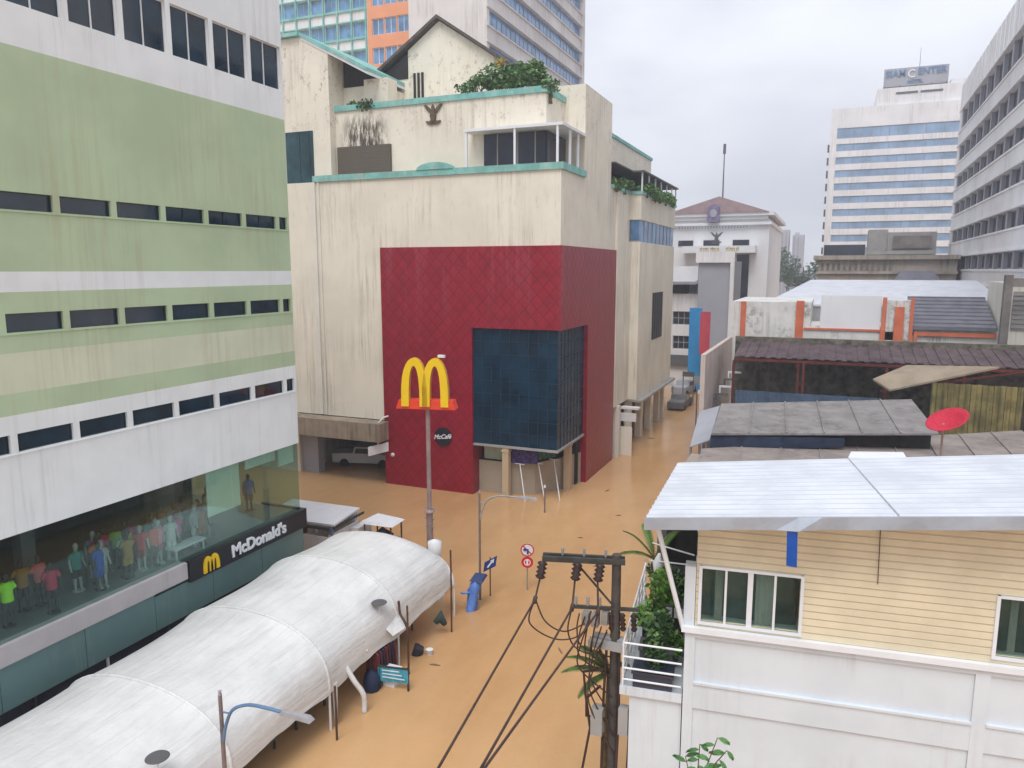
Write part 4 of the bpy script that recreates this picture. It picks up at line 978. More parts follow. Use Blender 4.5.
# clutter at the far street end
for i,(x,y,w,z0,z1,m_,lb) in enumerate([(-15.6,80,1.6,1.6,2.6,'white','white shop board above the far pavement on the left'),(-12.9,78,1.2,3.0,3.5,'dark_grey','dark awning board over the far pavement'),(-10.6,72,1.0,2.2,2.9,'white','small white board near the far right pavement'),(-9.6,66,1.2,3.6,4.0,'sky_blue','small blue board hanging near the salmon wall')]):
    t=thing('shop_board',lb,'sign',(x,y,0),'boards at the far street end')
    mb=MB(); mb.box(x-w/2,x+w/2,y,y+.12,z0,z1); mb.build('panel', M[m_], t)
    for dx in (-w/2+.06,w/2-.06): mb=MB(); mb.box(x+dx-.05,x+dx+.05,y+.13,y+.2,-.8,z1); mb.build('post', M['dark_grey'], t)
# satellite dish
ds = thing('satellite_dish', 'tilted red mesh satellite dish on a thin mast', 'satellite dish', (3.45,25.5,6.3), local=True)
mb = MB(); prof=[(.03,-.13),(.25,-.10),(.42,-.03),(.58,.07),(.60,.09),(.58,.10),(.42,.0),(.25,-.07),(.03,-.10)]
mb.lathe((0,0,0),prof,26); d_=mb.build('dish', M['dish_red'], ds); d_.location=(.1,-.1,3.18); d_.rotation_euler=(R(20),R(-24),0)
mb = MB(); mb.tube([(0,0,0),(0,0,3.1)],.035,8); mb.build('mast', mat('pinkish_mast',(.40,.28,.24),.6,.1), ds)
# ------------------------------------------------------------------ white-roofed house (lower right), local frame u = right, v = away
hs_ = thing('siding_house', 'house with cream siding above white walls under a white metal roof', 'house', (-2.27,14.32,0), local=True, rz=R(6.8))
PW = Pl((0,0),(1,0),(0,-1))
w1=(.31,2.13,7.09,8.2); w2=(5.46,7.0,7.12,8.22)
mb = MB()
facade(mb,PW,.2,8.2,6.98,9.2,[w1,w2],.12,(),0); mb.add([(.2,0,9.2),(8.2,0,9.2),(8.2,0,10.0),(.2,0,9.24)],[(0,1,2,3)])
mb.quad((.2,0,6.98),(.2,3.3,6.98),(.2,3.3,9.24),(.2,0,9.24)); mb.quad((8.2,0,6.98),(8.2,3.3,6.98),(8.2,3.3,10.0),(8.2,0,10.0)); mb.quad((.2,3.3,6.98),(8.2,3.3,6.98),(8.2,3.3,10),(.2,3.3,9.24))
mb.build('siding_wall', M['siding'], hs_)
mb = MB(); mb.box(.02,8.2,.0,4.5,-.8,6.9,0)
mb.box(.021,.22,-.05,-.001,-.8,6.855,0); mb.box(5.18,5.42,-.05,-.001,-.8,6.855,0)          # pilasters
for a,b in ((.221,5.179),(5.421,8.2)):
    mb.box(a,b,-.045,-.001,5.22,5.74,0); mb.box(a,b,-.075,-.001,5.741,5.79,0); mb.box(a,b,-.045,-.001,6.74,6.855,0)
mb.box(-.02,.19,-.02,.3,6.976,8.2,0)
mb.build('lower_wall', M['house_white'], hs_)
mb = MB(); mb.box(-.05,8.25,-.12,0,6.86,6.975); mb.build('ledge', M['white_clean'], hs_)
def slider(h, panes):
    a,b,c,d = h; f = MB(); fr=.05
    f.box(a-.05,b+.05,-.035,.02,c-.06,c,0); f.box(a-.05,b+.05,-.035,.02,d,d+.05,0); f.box(a-.06,a,-.034,.02,c-.06,d+.05,0); f.box(b,b+.06,-.034,.02,c-.06,d+.05,0)
    for k in range(1,panes): u=a+(b-a)*k/panes; w=.05 if k==panes//2 else .022; f.box(u-w,u+w,-.01,.05,c,d,0)
    w=f.build('window', M['white_clean'], hs_)
    for k in range(panes):
        u0=a+(b-a)*k/panes; u1=a+(b-a)*(k+1)/panes
        g=MB(); g.box(u0+.01,u1-.01,.06+.015*(k%2),.065+.015*(k%2),c,d); g.build('pane', M['shop_glass'], w)
    g=MB(); g.box(a,b,.7,.72,c-.2,d+.1); g.build('dark_room', M['window_green'], w)
    for (f0,f1) in ((.14,.22),(.56,.74)):
        g=MB(); n=8; u0=a+(b-a)*f0; u1=a+(b-a)*f1
        for i in range(n):
            x0=u0+(u1-u0)*i/n; x1=u0+(u1-u0)*(i+1)/n; o=.02 if i%2 else 0
            g.quad((x0,.12+o,c),(x1,.14-o,c),(x1,.14-o,d),(x0,.12+o,d))
        g.build('curtain', M['curtain'], w)
slider(w1,4); slider(w2,2)
mb = MB()
zl,zr=9.15,10.0
def rz_(u): return 9.15+.098*(u+.75)
A=[(-.75,-.72),(8.6,-.72),(8.6,3.45),(-.42,3.45)]
mb.hexa([(u,v,rz_(u)+.16) for u,v in A]+[(u,v,rz_(u)+.22) for u,v in A],0)
for k in range(14):
    v=-.6+.3*k; u0=-.75+.33*(v+.72)/4.17-.012
    mb.hexa([(u0,v-.035,rz_(u0)+.22),(8.6,v-.035,rz_(8.6)+.22),(8.6,v+.035,rz_(8.6)+.22),(u0,v+.035,rz_(u0)+.22),(u0,v-.02,rz_(u0)+.232),(8.6,v-.02,rz_(8.6)+.232),(8.6,v+.02,rz_(8.6)+.232),(u0,v+.02,rz_(u0)+.232)],0)
mb.hexa([(3.55,-.72,rz_(3.55)+.233),(3.575,-.72,rz_(3.575)+.233),(3.35,3.44,rz_(3.35)+.233),(3.33,3.44,rz_(3.33)+.233),(3.55,-.72,rz_(3.55)+.237),(3.575,-.72,rz_(3.575)+.237),(3.35,3.44,rz_(3.35)+.237),(3.33,3.44,rz_(3.33)+.237)],1)
mb.build('roof', [M['roof_sheet'],M['panel_grey']], hs_)
mb = MB(); M['flashing'] = mat('bent_metal_flashing',(.40,.44,.50),.42,.12,1.2,metal=.5)
n=24
for i in range(n):
    u0=-.78+9.38*i/n; u1=-.78+9.38*(i+1)/n; k0=.008*math.sin(i*1.7); k1=.008*math.sin((i+1)*1.7)
    if i==6: k1-=.07
    if i==7: k0-=.07
    mb.hexa([(u0,-.76+k0,rz_(u0)-.02),(u1,-.76+k1,rz_(u1)-.02),(u1,-.72,rz_(u1)-.02),(u0,-.72,rz_(u0)-.02),(u0,-.745,rz_(u0)+.21),(u1,-.745,rz_(u1)+.21),(u1,-.72,rz_(u1)+.21),(u0,-.72,rz_(u0)+.21)])
mb.build('fascia', M['flashing'], hs_)
mb = MB(); mb.hexa([(u,v,rz_(u)+.0) for u,v in [(.25,-.7),(8.2,-.7),(8.2,3.4),(.25,3.4)]]+[(u,v,rz_(u)+.1) for u,v in [(.25,-.7),(8.2,-.7),(8.2,3.4),(.25,3.4)]]); mb.build('soffit', M['grey'], hs_)
mb = MB(); mb.tube([(-.02,-.03,6.9),(-.56,-.45,9.15)],.05,8); mb.build('strut', M['white_clean'], hs_)
mb = MB(); mb.prism([(1.78,-.79,8.72),(1.96,-.79,8.70),(1.94,-.79,9.36),(1.76,-.79,9.36)],(0,.02,0)); mb.build('blue_strip', M['royal'], hs_)
mb = MB(); mb.tube([(3.42,-.03,9.55),(3.45,-.035,8.25)],.008,5); mb.build('wall_wire', M['cable'], hs_)
# balcony
mb = MB(); mb.box(-1.18,0,0,4.4,5.3,5.44,0); mb.box(-1.26,-1.13,-.05,4.4,5.28,5.46,0); mb.box(-1.12,.0,-.05,0,5.28,5.46,0); mb.box(-1.06,0,.02,4.4,-.8,5.3,0); mb.build('balcony', M['house_white'], hs_)
mb = MB(); mb.box(-.9,.15,4.0,4.1,5.44,7.5); mb.build('balcony_wall', M['dark_grey'], hs_)
mb = MB(); mb.box(-.62,.1,3.2,3.26,6.9,9.1); mb.build('dark_door', M['near_black'], hs_)
mb = MB()
for z in (5.62,5.87,6.12,6.42): mb.tube([(-1.2,-.03,z),(-.02,-.03,z)],.022,8); mb.tube([(-1.2,-.03,z),(-1.2,4.3,z)],.022,8)
for v in (-.03,.7,1.4,2.1,2.8,3.5,4.3): mb.tube([(-1.2,v,5.44),(-1.2,v,6.44)],.022,8)
mb.build('railing', M['white_clean'], hs_)
def world(u, v, z):
    a=R(6.8); return (-2.27+u*math.cos(a)-v*math.sin(a), 14.32+u*math.sin(a)+v*math.cos(a), z)
# balcony plants
random.seed(5)
def potplant(u, v, z, rad, n, size, m, lb):
    c=world(u,v,z); t=thing('potted_shrub', lb, 'plant', world(u,v,5.44), 'potted plants on the balcony')
    mb=MB()
    for k in range(6):
        q=(c[0]+random.uniform(-.6,.6)*rad[0],c[1]+random.uniform(-.6,.6)*rad[1],c[2]+random.uniform(-.6,.6)*rad[2])
        leafcloud(mb,q,(rad[0]*.5,rad[1]*.5,rad[2]*.45),n//6,size)
    mb.build('foliage', [m, M['hedge_light']], t)
    b=world(u,v,5.44); mb=MB(); mb.lathe(b,[(.12,0),(.17,.28),(.18,.3)],12); mb.build('pot', M['dark_grey'], t)
    mb=MB(); mb.tube([(b[0],b[1],b[2]+.25),(c[0],c[1],c[2])],[.03,.015],6); mb.build('stem', M['trunk'], t)
potplant(-.55,.55,6.35,(.48,.42,.65),620,.085,M['leaf'],'dark bushy plant at the front of the balcony behind the white rails')
potplant(-.75,1.5,6.75,(.46,.5,.65),600,.09,M['leaf_bright'],'bright green leafy plant in the middle of the balcony')
potplant(-.35,2.2,6.9,(.45,.5,.7),560,.085,M['leaf'],'dark plant against the balcony wall')
potplant(-.8,3.2,6.6,(.35,.4,.5),380,.08,M['leaf'],'dark plant at the rear end of the balcony')
potplant(-.3,1.1,5.95,(.3,.3,.35),260,.07,M['leaf_bright'],'low light green plant beside the balcony wall')
def frond(mb, base, tip, w, droop, n=12, leaflets=True):
    b=Vector(base); t=Vector(tip); pts=[]
    for i in range(n+1):
        f=i/n; p=b.lerp(t,f); p.z+=droop*(f*(1-f))*4; pts.append(p)
    mb.tube(pts,[.018*(1-.7*i/n) for i in range(n+1)],5,1)
    side=(t-b).cross(Vector((0,0,1))).normalized()
    m=n*3
    for i in range(2,m):
        f=i/m; p=b.lerp(t,f); p.z+=droop*(f*(1-f))*4; l=w*math.sin(math.pi*min(1,f*.92+.06))**.6
        fw=(t-b).normalized()
        for s in (-1,1):
            e=p+side*s*l*.8+fw*l*.6+Vector((0,0,-l*.35)); q=fw*.03
            mb.add([p-q,p+q,e],[(0,1,2)],0)
t=thing('balcony_palm','young palm with fronds reaching out over the balcony rail','palm',world(-.95,3.0,5.44))
mb=MB(); c=world(-.85,2.6,7.25)
for tip in [world(-1.55,2.2,8.0),world(-1.65,1.8,7.55),world(-1.2,3.4,7.8),world(-.3,3.4,7.8)]: frond(mb,c,tip,.17,.15)
mb.build('frond', [M['palm'],M['trunk']], t)
mb=MB(); mb.tube([world(-.9,2.6,5.5),world(-.88,2.6,6.4),c],[.06,.045,.03],8); mb.build('trunk', M['trunk'], t)
for i,(u,v,w_,h_,m_,lb) in enumerate([(-.6,.25,.8,.32,'slate_glass','dark storage tub at the front of the balcony floor'),(-.6,1.0,.7,.45,'dark_grey','dark crate stacked in the middle of the balcony floor'),(-.55,2.0,.9,.5,'near_black','black crate at the back of the balcony floor')]):
    c=world(u,v,5.44); mb=MB(); mb.box(-w_/2,w_/2,-.25,.25,0,h_); mb.box(-w_/2-.03,w_/2+.03,-.28,.28,h_,h_+.05); o=mb.build('storage_tub', M[m_], label=lb, cat='box', group='boxes on the balcony floor', origin=(0,0,0)); o.location=c; o.rotation_euler=(0,0,R(6.8))
t=thing('folded_parasol','white folded cloth hanging by the rear balcony corner','cloth',world(-.9,2.2,7.2))
mb=MB(); mb.tube([world(-.75,2.2,7.1),world(-.72,2.2,7.3),world(-.7,2.2,7.55)],[.07,.13,.03],8); mb.build('cloth', M['white_clean'], t)
t=thing('laundry_frame','thin white laundry frame at the rear of the balcony','frame',world(-.4,2.5,7.2))
mb=MB(); mb.tube([world(-1.1,2.6,7.2),world(.1,1.2,7.75)],.018,6); mb.tube([world(-1.0,3.0,7.5),world(.1,1.4,7.9)],.018,6); mb.build('rails', M['white_clean'], t)
# foreground young tree top
t=thing('sapling','young sapling top with a few green leaves in front of the white wall','sapling',(-.95,7.3,0))
mb=MB(); mb.tube([(-.95,7.3,0),(-.95,7.35,5),(-1.0,7.4,8.3),(-.98,7.45,8.75)],[.05,.04,.02,.012],6)
brs=[((-.98,7.4,8.5),(-.80,7.5,9.12)),((-.98,7.4,8.4),(-1.12,7.45,8.85)),((-.98,7.4,8.6),(-.70,7.5,9.0)),((-1.0,7.4,8.3),(-1.22,7.4,8.62)),((-.98,7.4,8.6),(-.98,7.5,9.0))]
for a,b in brs: mb.tube([a,b],[.009,.005],5)
mb.build('stem', M['trunk'], t)
def leaf(mb, p, d, l, w):
    d=Vector(d).normalized(); s=d.cross(Vector((0,-.6,.8))).normalized(); p=Vector(p); u=s.cross(d)
    pts=[p]; 
    for f,ww in ((.25,.8),(.55,1),(.85,.5)): pts.append(p+d*l*f+s*w*ww+u*.015)
    pts.append(p+d*l-u*.02)
    for f,ww in ((.85,.5),(.55,1),(.25,.8)): pts.append(p+d*l*f-s*w*ww+u*.015)
    mid=p+d*l*.5; k=len(mb.v)
    mb.add(pts+[mid],[(i,(i+1)%8,8) for i in range(8)])
mb=MB(); random.seed(3)
for a,b in brs:
    for k in range(6):
        f=.35+.65*k/5; p=Vector(a).lerp(Vector(b),f); sd=1 if k%2 else -1
        leaf(mb,p,(sd*random.uniform(.5,1),random.uniform(-.5,.2),random.uniform(-.7,.25)),random.uniform(.11,.17),random.uniform(.022,.032))
mb.build('leaf', M['leaf_young'], t)

# ------------------------------------------------------------------ power pole
pp = thing('utility_pole', 'dark utility pole with square crossarm frame and hanging insulators', 'utility pole', (-3.73,14.5,0))
mb=MB(); mb.tube([(-3.73,14.5,-.8),(-3.73,14.5,8.15)],[.13,.095],10); mb.build('pole', M['pole_dark'], pp)
ad=Vector((-1.55,-.43,0)).normalized(); base=Vector((-3.66,14.52,8.02))
mb=MB()
for o in (-.09,.09):
    q=Vector((ad.y,-ad.x,0))*o
    mb.bar(base+q-ad*.1, base+q+ad*1.62,.07,.11)
mb.build('crossarm', M['steel_dark'], pp)
mb=MB(); mb.bar(base+ad*.95+Vector((0,0,-.05)),Vector((-3.75,14.4,7.05)),.035,.035); mb.build('brace', M['steel_dark'], pp)
lb2=Vector((-3.7,14.45,6.98))
mb=MB(); mb.bar(lb2-ad*.45,lb2+ad*.95,.06,.07); mb.build('lower_crossarm', M['steel_dark'], pp)
ins=[]
def ribbed(p,q,r,nr):
    mb=MB(); p=Vector(p); q=Vector(q); pts=[];rs=[]
    for i in range(nr*2+1): pts.append(p.lerp(q,i/(nr*2))); rs.append(r if i%2 else r*.55)
    mb.tube(pts,rs,10); return mb
for k,(s,dz) in enumerate([(1.58,0),(.85,0),(.38,0)]):
    p=base+ad*s+Vector((0,-.1,-.06)); q=p+Vector((-.02,-.12,-.34))
    ribbed(p,q,.115,4).build('insulator', M['porcelain'], pp); ins.append(q)
for s in (1.2,.75,.3):
    p=base+ad*s+Vector((0,0,.05)); ribbed(p,p+Vector((0,0,.18)),.035,3).build('pin_insulator', M['galv'], pp)
for s in (.85,.6,.35):
    p=lb2+ad*s+Vector((0,0,.03)); ribbed(p,p+Vector((0,0,.2)),.04,3).build('pin_insulator', M['galv'], pp)
for s,z in ((.62,6.62),(.42,6.6),(.22,6.66)):
    p=lb2+ad*s; mb=MB(); mb.box(p.x-.07,p.x+.07,p.y-.14,p.y+.06,z,z+.27); mb.build('fuse_unit', M['galv'], pp)
for s in (.12,-.12,-.35):
    p=lb2+ad*s+Vector((0,0,-.1)); ribbed(p,p+Vector((.03,0,-.38)),.07,4).build('insulator', M['porcelain'], pp)
mb=MB(); mb.box(-4.25,-3.5,14.25,14.4,6.12,6.26); mb.box(-4.2,-3.55,14.42,14.62,6.2,6.3); mb.build('bracket_shelf', M['grey'], pp)
mb=MB(); mb.box(-4.15,-3.9,14.2,14.45,4.15,4.75); mb.build('meter_box', M['grey'], pp); mb=MB(); mb.box(-3.55,-3.35,14.2,14.4,4.3,4.9); mb.build('meter_box', M['grey'], pp)
for a in ([(-4.0,14.4,5.2),(-4.28,14.3,4.9),(-4.28,14.3,4.5),(-3.85,14.4,4.45)],[(-3.9,14.4,5.6),(-4.35,14.3,5.5),(-4.3,14.3,5.0),(-4.2,14.35,4.2),(-4.35,14.3,3.2)],[(-3.5,14.4,5.5),(-3.3,14.4,5.2),(-3.35,14.4,4.3),(-3.4,14.45,3.0)],[(-3.88,14.4,6.1),(-3.92,14.38,5),(-3.95,14.4,3)],[(-3.6,14.38,6.1),(-3.58,14.36,4.6),(-3.62,14.36,3)]):
    mb=MB(); mb.tube(a,.03,6); mb.build('cable_run', M['cable'], pp)
def sag(a,b,d,n=14):
    a=Vector(a);b=Vector(b); return [a.lerp(b,i/n)+Vector((0,0,-d*4*(i/n)*(1-i/n))) for i in range(n+1)]
clamps=[Vector((-5.09,13.3,7.42)),Vector((-4.30,13.3,7.40)),Vector((-3.80,13.4,7.36))]
ends=[Vector((-1.73,-10,8.2)),Vector((-1.3,-10,8.25)),Vector((-1.75,-10,8.2))]
ends=[Vector((-4.30,7.8,7.62))+ (Vector((-4.30,7.8,7.62))-clamps[0])*3.2, Vector((-3.72,7.8,7.72))+(Vector((-3.72,7.8,7.72))-clamps[1])*3.2, Vector((-3.66,8.1,7.75))+(Vector((-3.66,8.1,7.75))-clamps[2])*3.2]
for i in range(3):
    mb=MB(); mb.tube([ins[i],clamps[i]],.02,6); mb.tube([clamps[i]+Vector((0,.05,.05)),clamps[i]-Vector((0,.05,.05))],.045,8); mb.tube(sag(clamps[i],ends[i],.0),.022,6)
    mb.build('power_cable', M['cable'], label=['leftmost thick power cable running to the bottom edge','middle thick power cable running to the bottom edge','rightmost thick power cable running to the bottom edge'][i], cat='cable', group='power cables from the utility pole')
loops=[([clamps[0],(-5.2,13.3,6.9),(-4.75,13.6,6.5),(-4.3,13.9,6.55),(-4.2,14.3,6.9)],'big hanging loop of cable left of the fuse units'),
([clamps[0]+Vector((.02,0,0)),(-4.9,13.4,6.95),(-4.6,13.7,6.65),(-4.25,14.0,6.75)],'inner hanging loop of cable beside the big one'),
([clamps[1],(-4.45,13.5,6.8),(-4.35,13.7,6.35),(-4.05,14.0,6.15),(-3.85,14.3,6.5)],'cable loop hanging from the middle clamp under the fuses'),
([clamps[2],(-3.95,13.7,6.9),(-4.0,14.1,6.95)],'short jumper cable under the rightmost insulator'),
([(-4.25,14.2,6.6),(-4.3,14.2,6.2),(-4.28,14.2,5.75),(-4.5,14.2,5.65)],'thin wire dropping left of the pole'),
([(-4.1,14.2,6.6),(-4.15,14.2,6.0),(-3.95,14.3,5.85),(-3.8,14.4,5.7)],'thin wire curling back to the pole')]
def smooth(pts,n=8):
    P=[Vector(p) for p in pts]; P=[P[0]]+P+[P[-1]]; out=[]
    for i in range(1,len(P)-2):
        for k in range(n):
            t=k/n; a,b,c,d=P[i-1],P[i],P[i+1],P[i+2]
            out.append(.5*((2*b)+(c-a)*t+(2*a-5*b+4*c-d)*t*t+(3*b-a-3*c+d)*t**3))
    out.append(P[-2]); return out
random.seed(9)
for k,nm in enumerate(['first','second','third','fourth','fifth','sixth']):
    a=Vector((-4.4+.12*k,14.1,6.9-.05*k)); b=Vector((-3.8+.03*k,14.4,5.9-.45*k)); m_=a.lerp(b,.5)+Vector((-.25-.1*(k%3),-.1,-.25))
    loops.append(([a,a.lerp(m_,.5)+Vector((-.08,0,0)),m_,b],nm+' thin tangled service wire beside the fuse units, counted from the left'))
for pts,lb in loops:
    mb=MB(); mb.tube(smooth(pts),.016,6); mb.build('jumper_cable', M['cable'], label=lb, cat='cable', group='jumper cables around the utility pole')
t=thing('pole_fern','green ferny palm growing against the utility pole','plant',(-3.95,14.9,4.2))
mb=MB(); c=(-3.95,14.9,5.25)
for tip in [(-4.95,14.6,5.2),(-4.75,14.3,5.75),(-4.3,14.6,6.15),(-3.75,15.0,6.2),(-3.5,14.9,5.5),(-4.7,15.1,5.6),(-4.1,14.5,5.9),(-4.5,14.4,4.8)]: frond(mb,c,tip,.2,.16)
mb.build('frond', [M['palm'],M['trunk']], t)
mb=MB(); mb.tube([(-3.95,14.9,-.8),(-4.0,14.9,3),c],[.09,.07,.05],8); mb.build('trunk', M['trunk'], t)

# ------------------------------------------------------------------ market tent
random.seed(21)
tent = thing('market_tent', 'long white barrel vaulted fabric tent beside the green store', 'tent', (-16.4,15,0))
ribs=[25.6,21.3,17.3,13.2,9.1,5.0,.9]
def crest(y): return 3.62-.46*min(1,max(0,(21.3-y)/7.0))
TT=28
def arch(y, crown, e=1.42, xl=-19.4, xr=-13.3):
    out=[]
    for j in range(TT+1):
        t=j/TT; a=math.pi*t
        x=(xl+xr)/2-(xr-xl)/2*math.copysign(abs(math.cos(a))**.95,math.cos(a)); z=e+(crown-e)*math.sin(a)**.80
        out.append(Vector((x,y,z)))
    return out
for b in range(len(ribs)-1):
    y1,y0=ribs[b],ribs[b+1]; rows_=[]; N=16
    for i in range(N+1):
        f=i/N; y=y1+(y0-y1)*f; s=math.sin(math.pi*f)
        crown=crest(y)-.11*s; e=1.36+.06*s; xr=-13.3-.07*s; xl=-19.4+.10*s
        if b==0: k=max(0,1-f/.28); crown-=.75*k**1.6; xl+=.7*k*k; xr-=.10*k*k; e+=.25*k
        A=arch(y,crown,e,xl,xr)
        for j,p in enumerate(A):
            t=j/TT; p.z+=.015*math.sin(7*f+5*t+b)+.012*math.sin(26*t+2*b)*math.sin(math.pi*t)*s
            if j in (0,TT): p.z-=.02
        rows_.append(A)
    mb=MB(); vs=[p for r in rows_ for p in r]; w=TT+1
    mb.add(vs,[(i*w+j,i*w+j+1,(i+1)*w+j+1,(i+1)*w+j) for i in range(N) for j in range(TT)],0,True)
    # hanging valance
    for j,sx in ((0,-1),(TT,1)):
        top=[r[j] for r in rows_]; bot=[p+Vector((sx*.02+.01*math.sin(i*1.9),0,-.15-.02*math.sin(i*1.1))) for i,p in enumerate(top)]
        k=len(top); mb.add(top+bot,[(i,i+1,k+i+1,k+i) for i in range(k-1)],0,True)
    if b==0:
        A=rows_[0]; low=[Vector((p.x,p.y+.05,max(p.z-.35,1.1))) for p in A]; k=len(A); mb.add(A+low,[(i,i+1,k+i+1,k+i) for i in range(k-1)],0,True)
    if b==1:   # loose flap at the gap between the first two covers
        for i in range(3):
            pass
    mb.build('fabric_bay', M['tarp'], tent)
for y in ribs[:-1]:
    A=arch(y+.0 if y<25 else y-.1,crest(y) if y<25 else 2.9,1.36)
    mb=MB(); mb.tube([p+Vector((0,0,.0)) for p in A],.05,6); mb.build('rib_seam', M['tarp'], tent)
for y in ribs[:-1]:
    for x in (-13.32,-19.5):
        mb=MB(); mb.tube([(x,y,-.8),(x,y,1.45)],.04,8); mb.build('leg', M['white'], tent)
mb=MB(); mb.add([(-13.6,21.7,2.1),(-12.95,21.2,1.62),(-13.1,20.6,1.55),(-13.9,20.5,2.25),(-13.4,21.2,1.95)],[(0,1,4),(1,2,4),(2,3,4),(3,0,4)]); mb.build('loose_flap', M['tarp'], tent)
mb=MB(); mb.tube(smooth([(-13.35,18.4,1.5),(-13.1,18.4,1.2),(-12.9,18.5,.6),(-12.85,18.55,.05)]),[.05]*6+[.09]*19,8) if False else mb.tube(smooth([(-13.4,18.3,1.55),(-13.15,18.35,1.1),(-12.92,18.5,.6),(-12.9,18.5,.02)]),.085,8); mb.build('rolled_curtain', M['tarp'], tent)
mb=MB(); mb.tube([(-13.35,17.6,1.4),(-13.3,17.55,.7),(-13.3,17.55,-.1)],[.10,.07,.03],8); mb.build('rolled_curtain', M['tarp'], tent)
mb=MB(); mb.tube(smooth([(-13.4,19.4,1.5),(-13.6,20.0,1.75),(-13.6,20.6,1.9)]),.07,8); mb.build('rolled_curtain', M['tarp'], tent)
# goods and clutter under the tent
def clutter(name, lb, cat, fn, m):
    mb=MB(); fn(mb); return mb.build(name, m, label=lb, cat=cat)
t=thing('clothes_rack','rack of dark red clothes hanging under the tent edge','clothes rack',(-13.4,20.3,0))
mb=MB(); mb.tube([(-13.5,19.8,-.5),(-13.5,19.8,1.3),(-13.5,21.0,1.3),(-13.5,21.0,-.5)],.025,6); mb.build('rail', M['steel_dark'], t)
for i in range(7):
    y=19.9+.17*i; mb=MB(); mb.prism([(-13.75,y,.3),(-13.2,y,.3),(-13.25,y,1.15),(-13.5,y,1.3),(-13.75,y,1.15)],(0,.07,0)); mb.build('garment', cl([(.14,.03,.03),(.10,.03,.04),(.03,.03,.06)][i%3]), t)
clutter('crate','white plastic crate under the tent beside the red clothes','crate',lambda b:(b.box(-13.2,-12.75,20.05,20.5,.0,.5),b.box(-13.24,-12.71,20.01,20.54,.5,.55)),M['white'])
clutter('storage_bag','dark navy bag standing under the tent behind the turquoise board','bag',lambda b:b.tube([(-13.4,19.7,-.1),(-13.4,19.7,.3),(-13.4,19.7,.6),(-13.38,19.7,.7)],[.25,.3,.22,.06],10),cl((.02,.03,.07)))
clutter('dark_bag','small dark bag at the tent edge beside the white bucket','bag',lambda b:b.tube([(-13.25,22.3,-.1),(-13.1,22.35,.25),(-12.95,22.4,.2)],[.16,.24,.1],8),cl((.03,.03,.04)))
clutter('bucket','small white bucket floating beside the stool','bucket',lambda b:b.lathe((-12.75,22.5,-.05),[(.1,0),(.13,.24),(.14,.25)],12),M['white'])
clutter('tarp_bundle','dark green bundle hanging at the far end of the tent edge','bundle',lambda b:b.tube([(-13.25,23.9,.5),(-13.1,24.0,.75),(-12.95,24.1,.4)],[.12,.24,.1],8),cl((.03,.05,.045)))
for i,(y,lb) in enumerate([(15.2,'dark covered stall table in the near shade of the tent'),(17.6,'dark covered stall table in the middle shade of the tent'),(23.2,'dark covered stall table near the far end of the tent')]):
    t=thing('stall_table',lb,'table',(-15.2,y,0),'stall tables under the tent'); mb=MB(); mb.box(-16.2,-14.2,y-.8,y+.8,.35,.42); mb.build('top', M['dark_grey'], t)
    for a in (-16.1,-14.3):
        for c_ in (y-.7,y+.7): mb=MB(); mb.box(a-.03,a+.03,c_-.03,c_+.03,-.8,.35); mb.build('leg', M['steel_dark'], t)
tb_=thing('notice_board','turquoise notice board on dark legs standing in the flood water','board',(-12.7,20.0,0))
mb=MB(); mb.hexa([(-13.25,19.85,.28),(-12.2,20.05,.28),(-12.2,20.1,.28),(-13.25,19.9,.28),(-13.25,19.85,.78),(-12.2,20.05,.78),(-12.2,20.1,.78),(-13.25,19.9,.78)]); mb.build('panel', M['cyan_board'], tb_)
for k in range(3):
    mb=MB(); z=.68-.12*k; mb.bar((-13.1,19.845+.03,z),(-12.5+.1*k,19.96+.02,z),.02,.03); mb.build('printed_line', M['white'], tb_)
for x,y in ((-13.2,19.86),(-12.22,20.06)): mb=MB(); mb.box(x-.03,x+.03,y,y+.05,-.5,.85); mb.build('leg', M['steel_dark'], tb_)
mb=MB(); mb.bar((-13.25,19.87,.8),(-12.2,20.07,.8),.05,.05); mb.build('top_rail', M['steel_dark'], tb_)
for (x,y,z0,z1,lb) in [(-13.55,20.5,1.4,2.72,'flat grey disc on a thin stick poking up at the tent gap'),(-13.6,11.3,1.4,2.9,'flat grey disc on a thin stick at the bottom edge of the tent')]:
    t=thing('disc_fixture',lb,'fixture',(x,y,z0),'flat discs above the tent'); mb=MB(); mb.tube([(x,y,z0),(x,y,z1)],.02,6); mb.build('stick', M['white'], t)
    mb=MB(); mb.lathe((x,y,z1),[(.25,0),(.27,.015),(.25,.03)],18); mb.build('disc', M['dark_grey'], t)
# thin poles along the kerb
for (x,y,z1,lb) in [(-12.8,24.35,3.35,'thin tall dark pole at the far corner of the tent'),(-12.85,16.96,1.75,'thin rusty pole by the near part of the tent'),(-12.75,21.0,2.55,'bent dark pole beside the tent gap')]:
    mb=MB(); mb.tube([(x,y,-.8),(x+.01,y,z1*.6),(x,y,z1)],.035,6)
    if 'bent' in lb: mb.tube(smooth([(x,y,1.7),(x-.12,y,1.95),(x-.35,y+.1,2.15),(x-.4,y+.1,2.6)]),.045,6)
    mb.build('thin_pole', M['rust_pole'], label=lb, cat='pole', group='thin poles along the kerb')

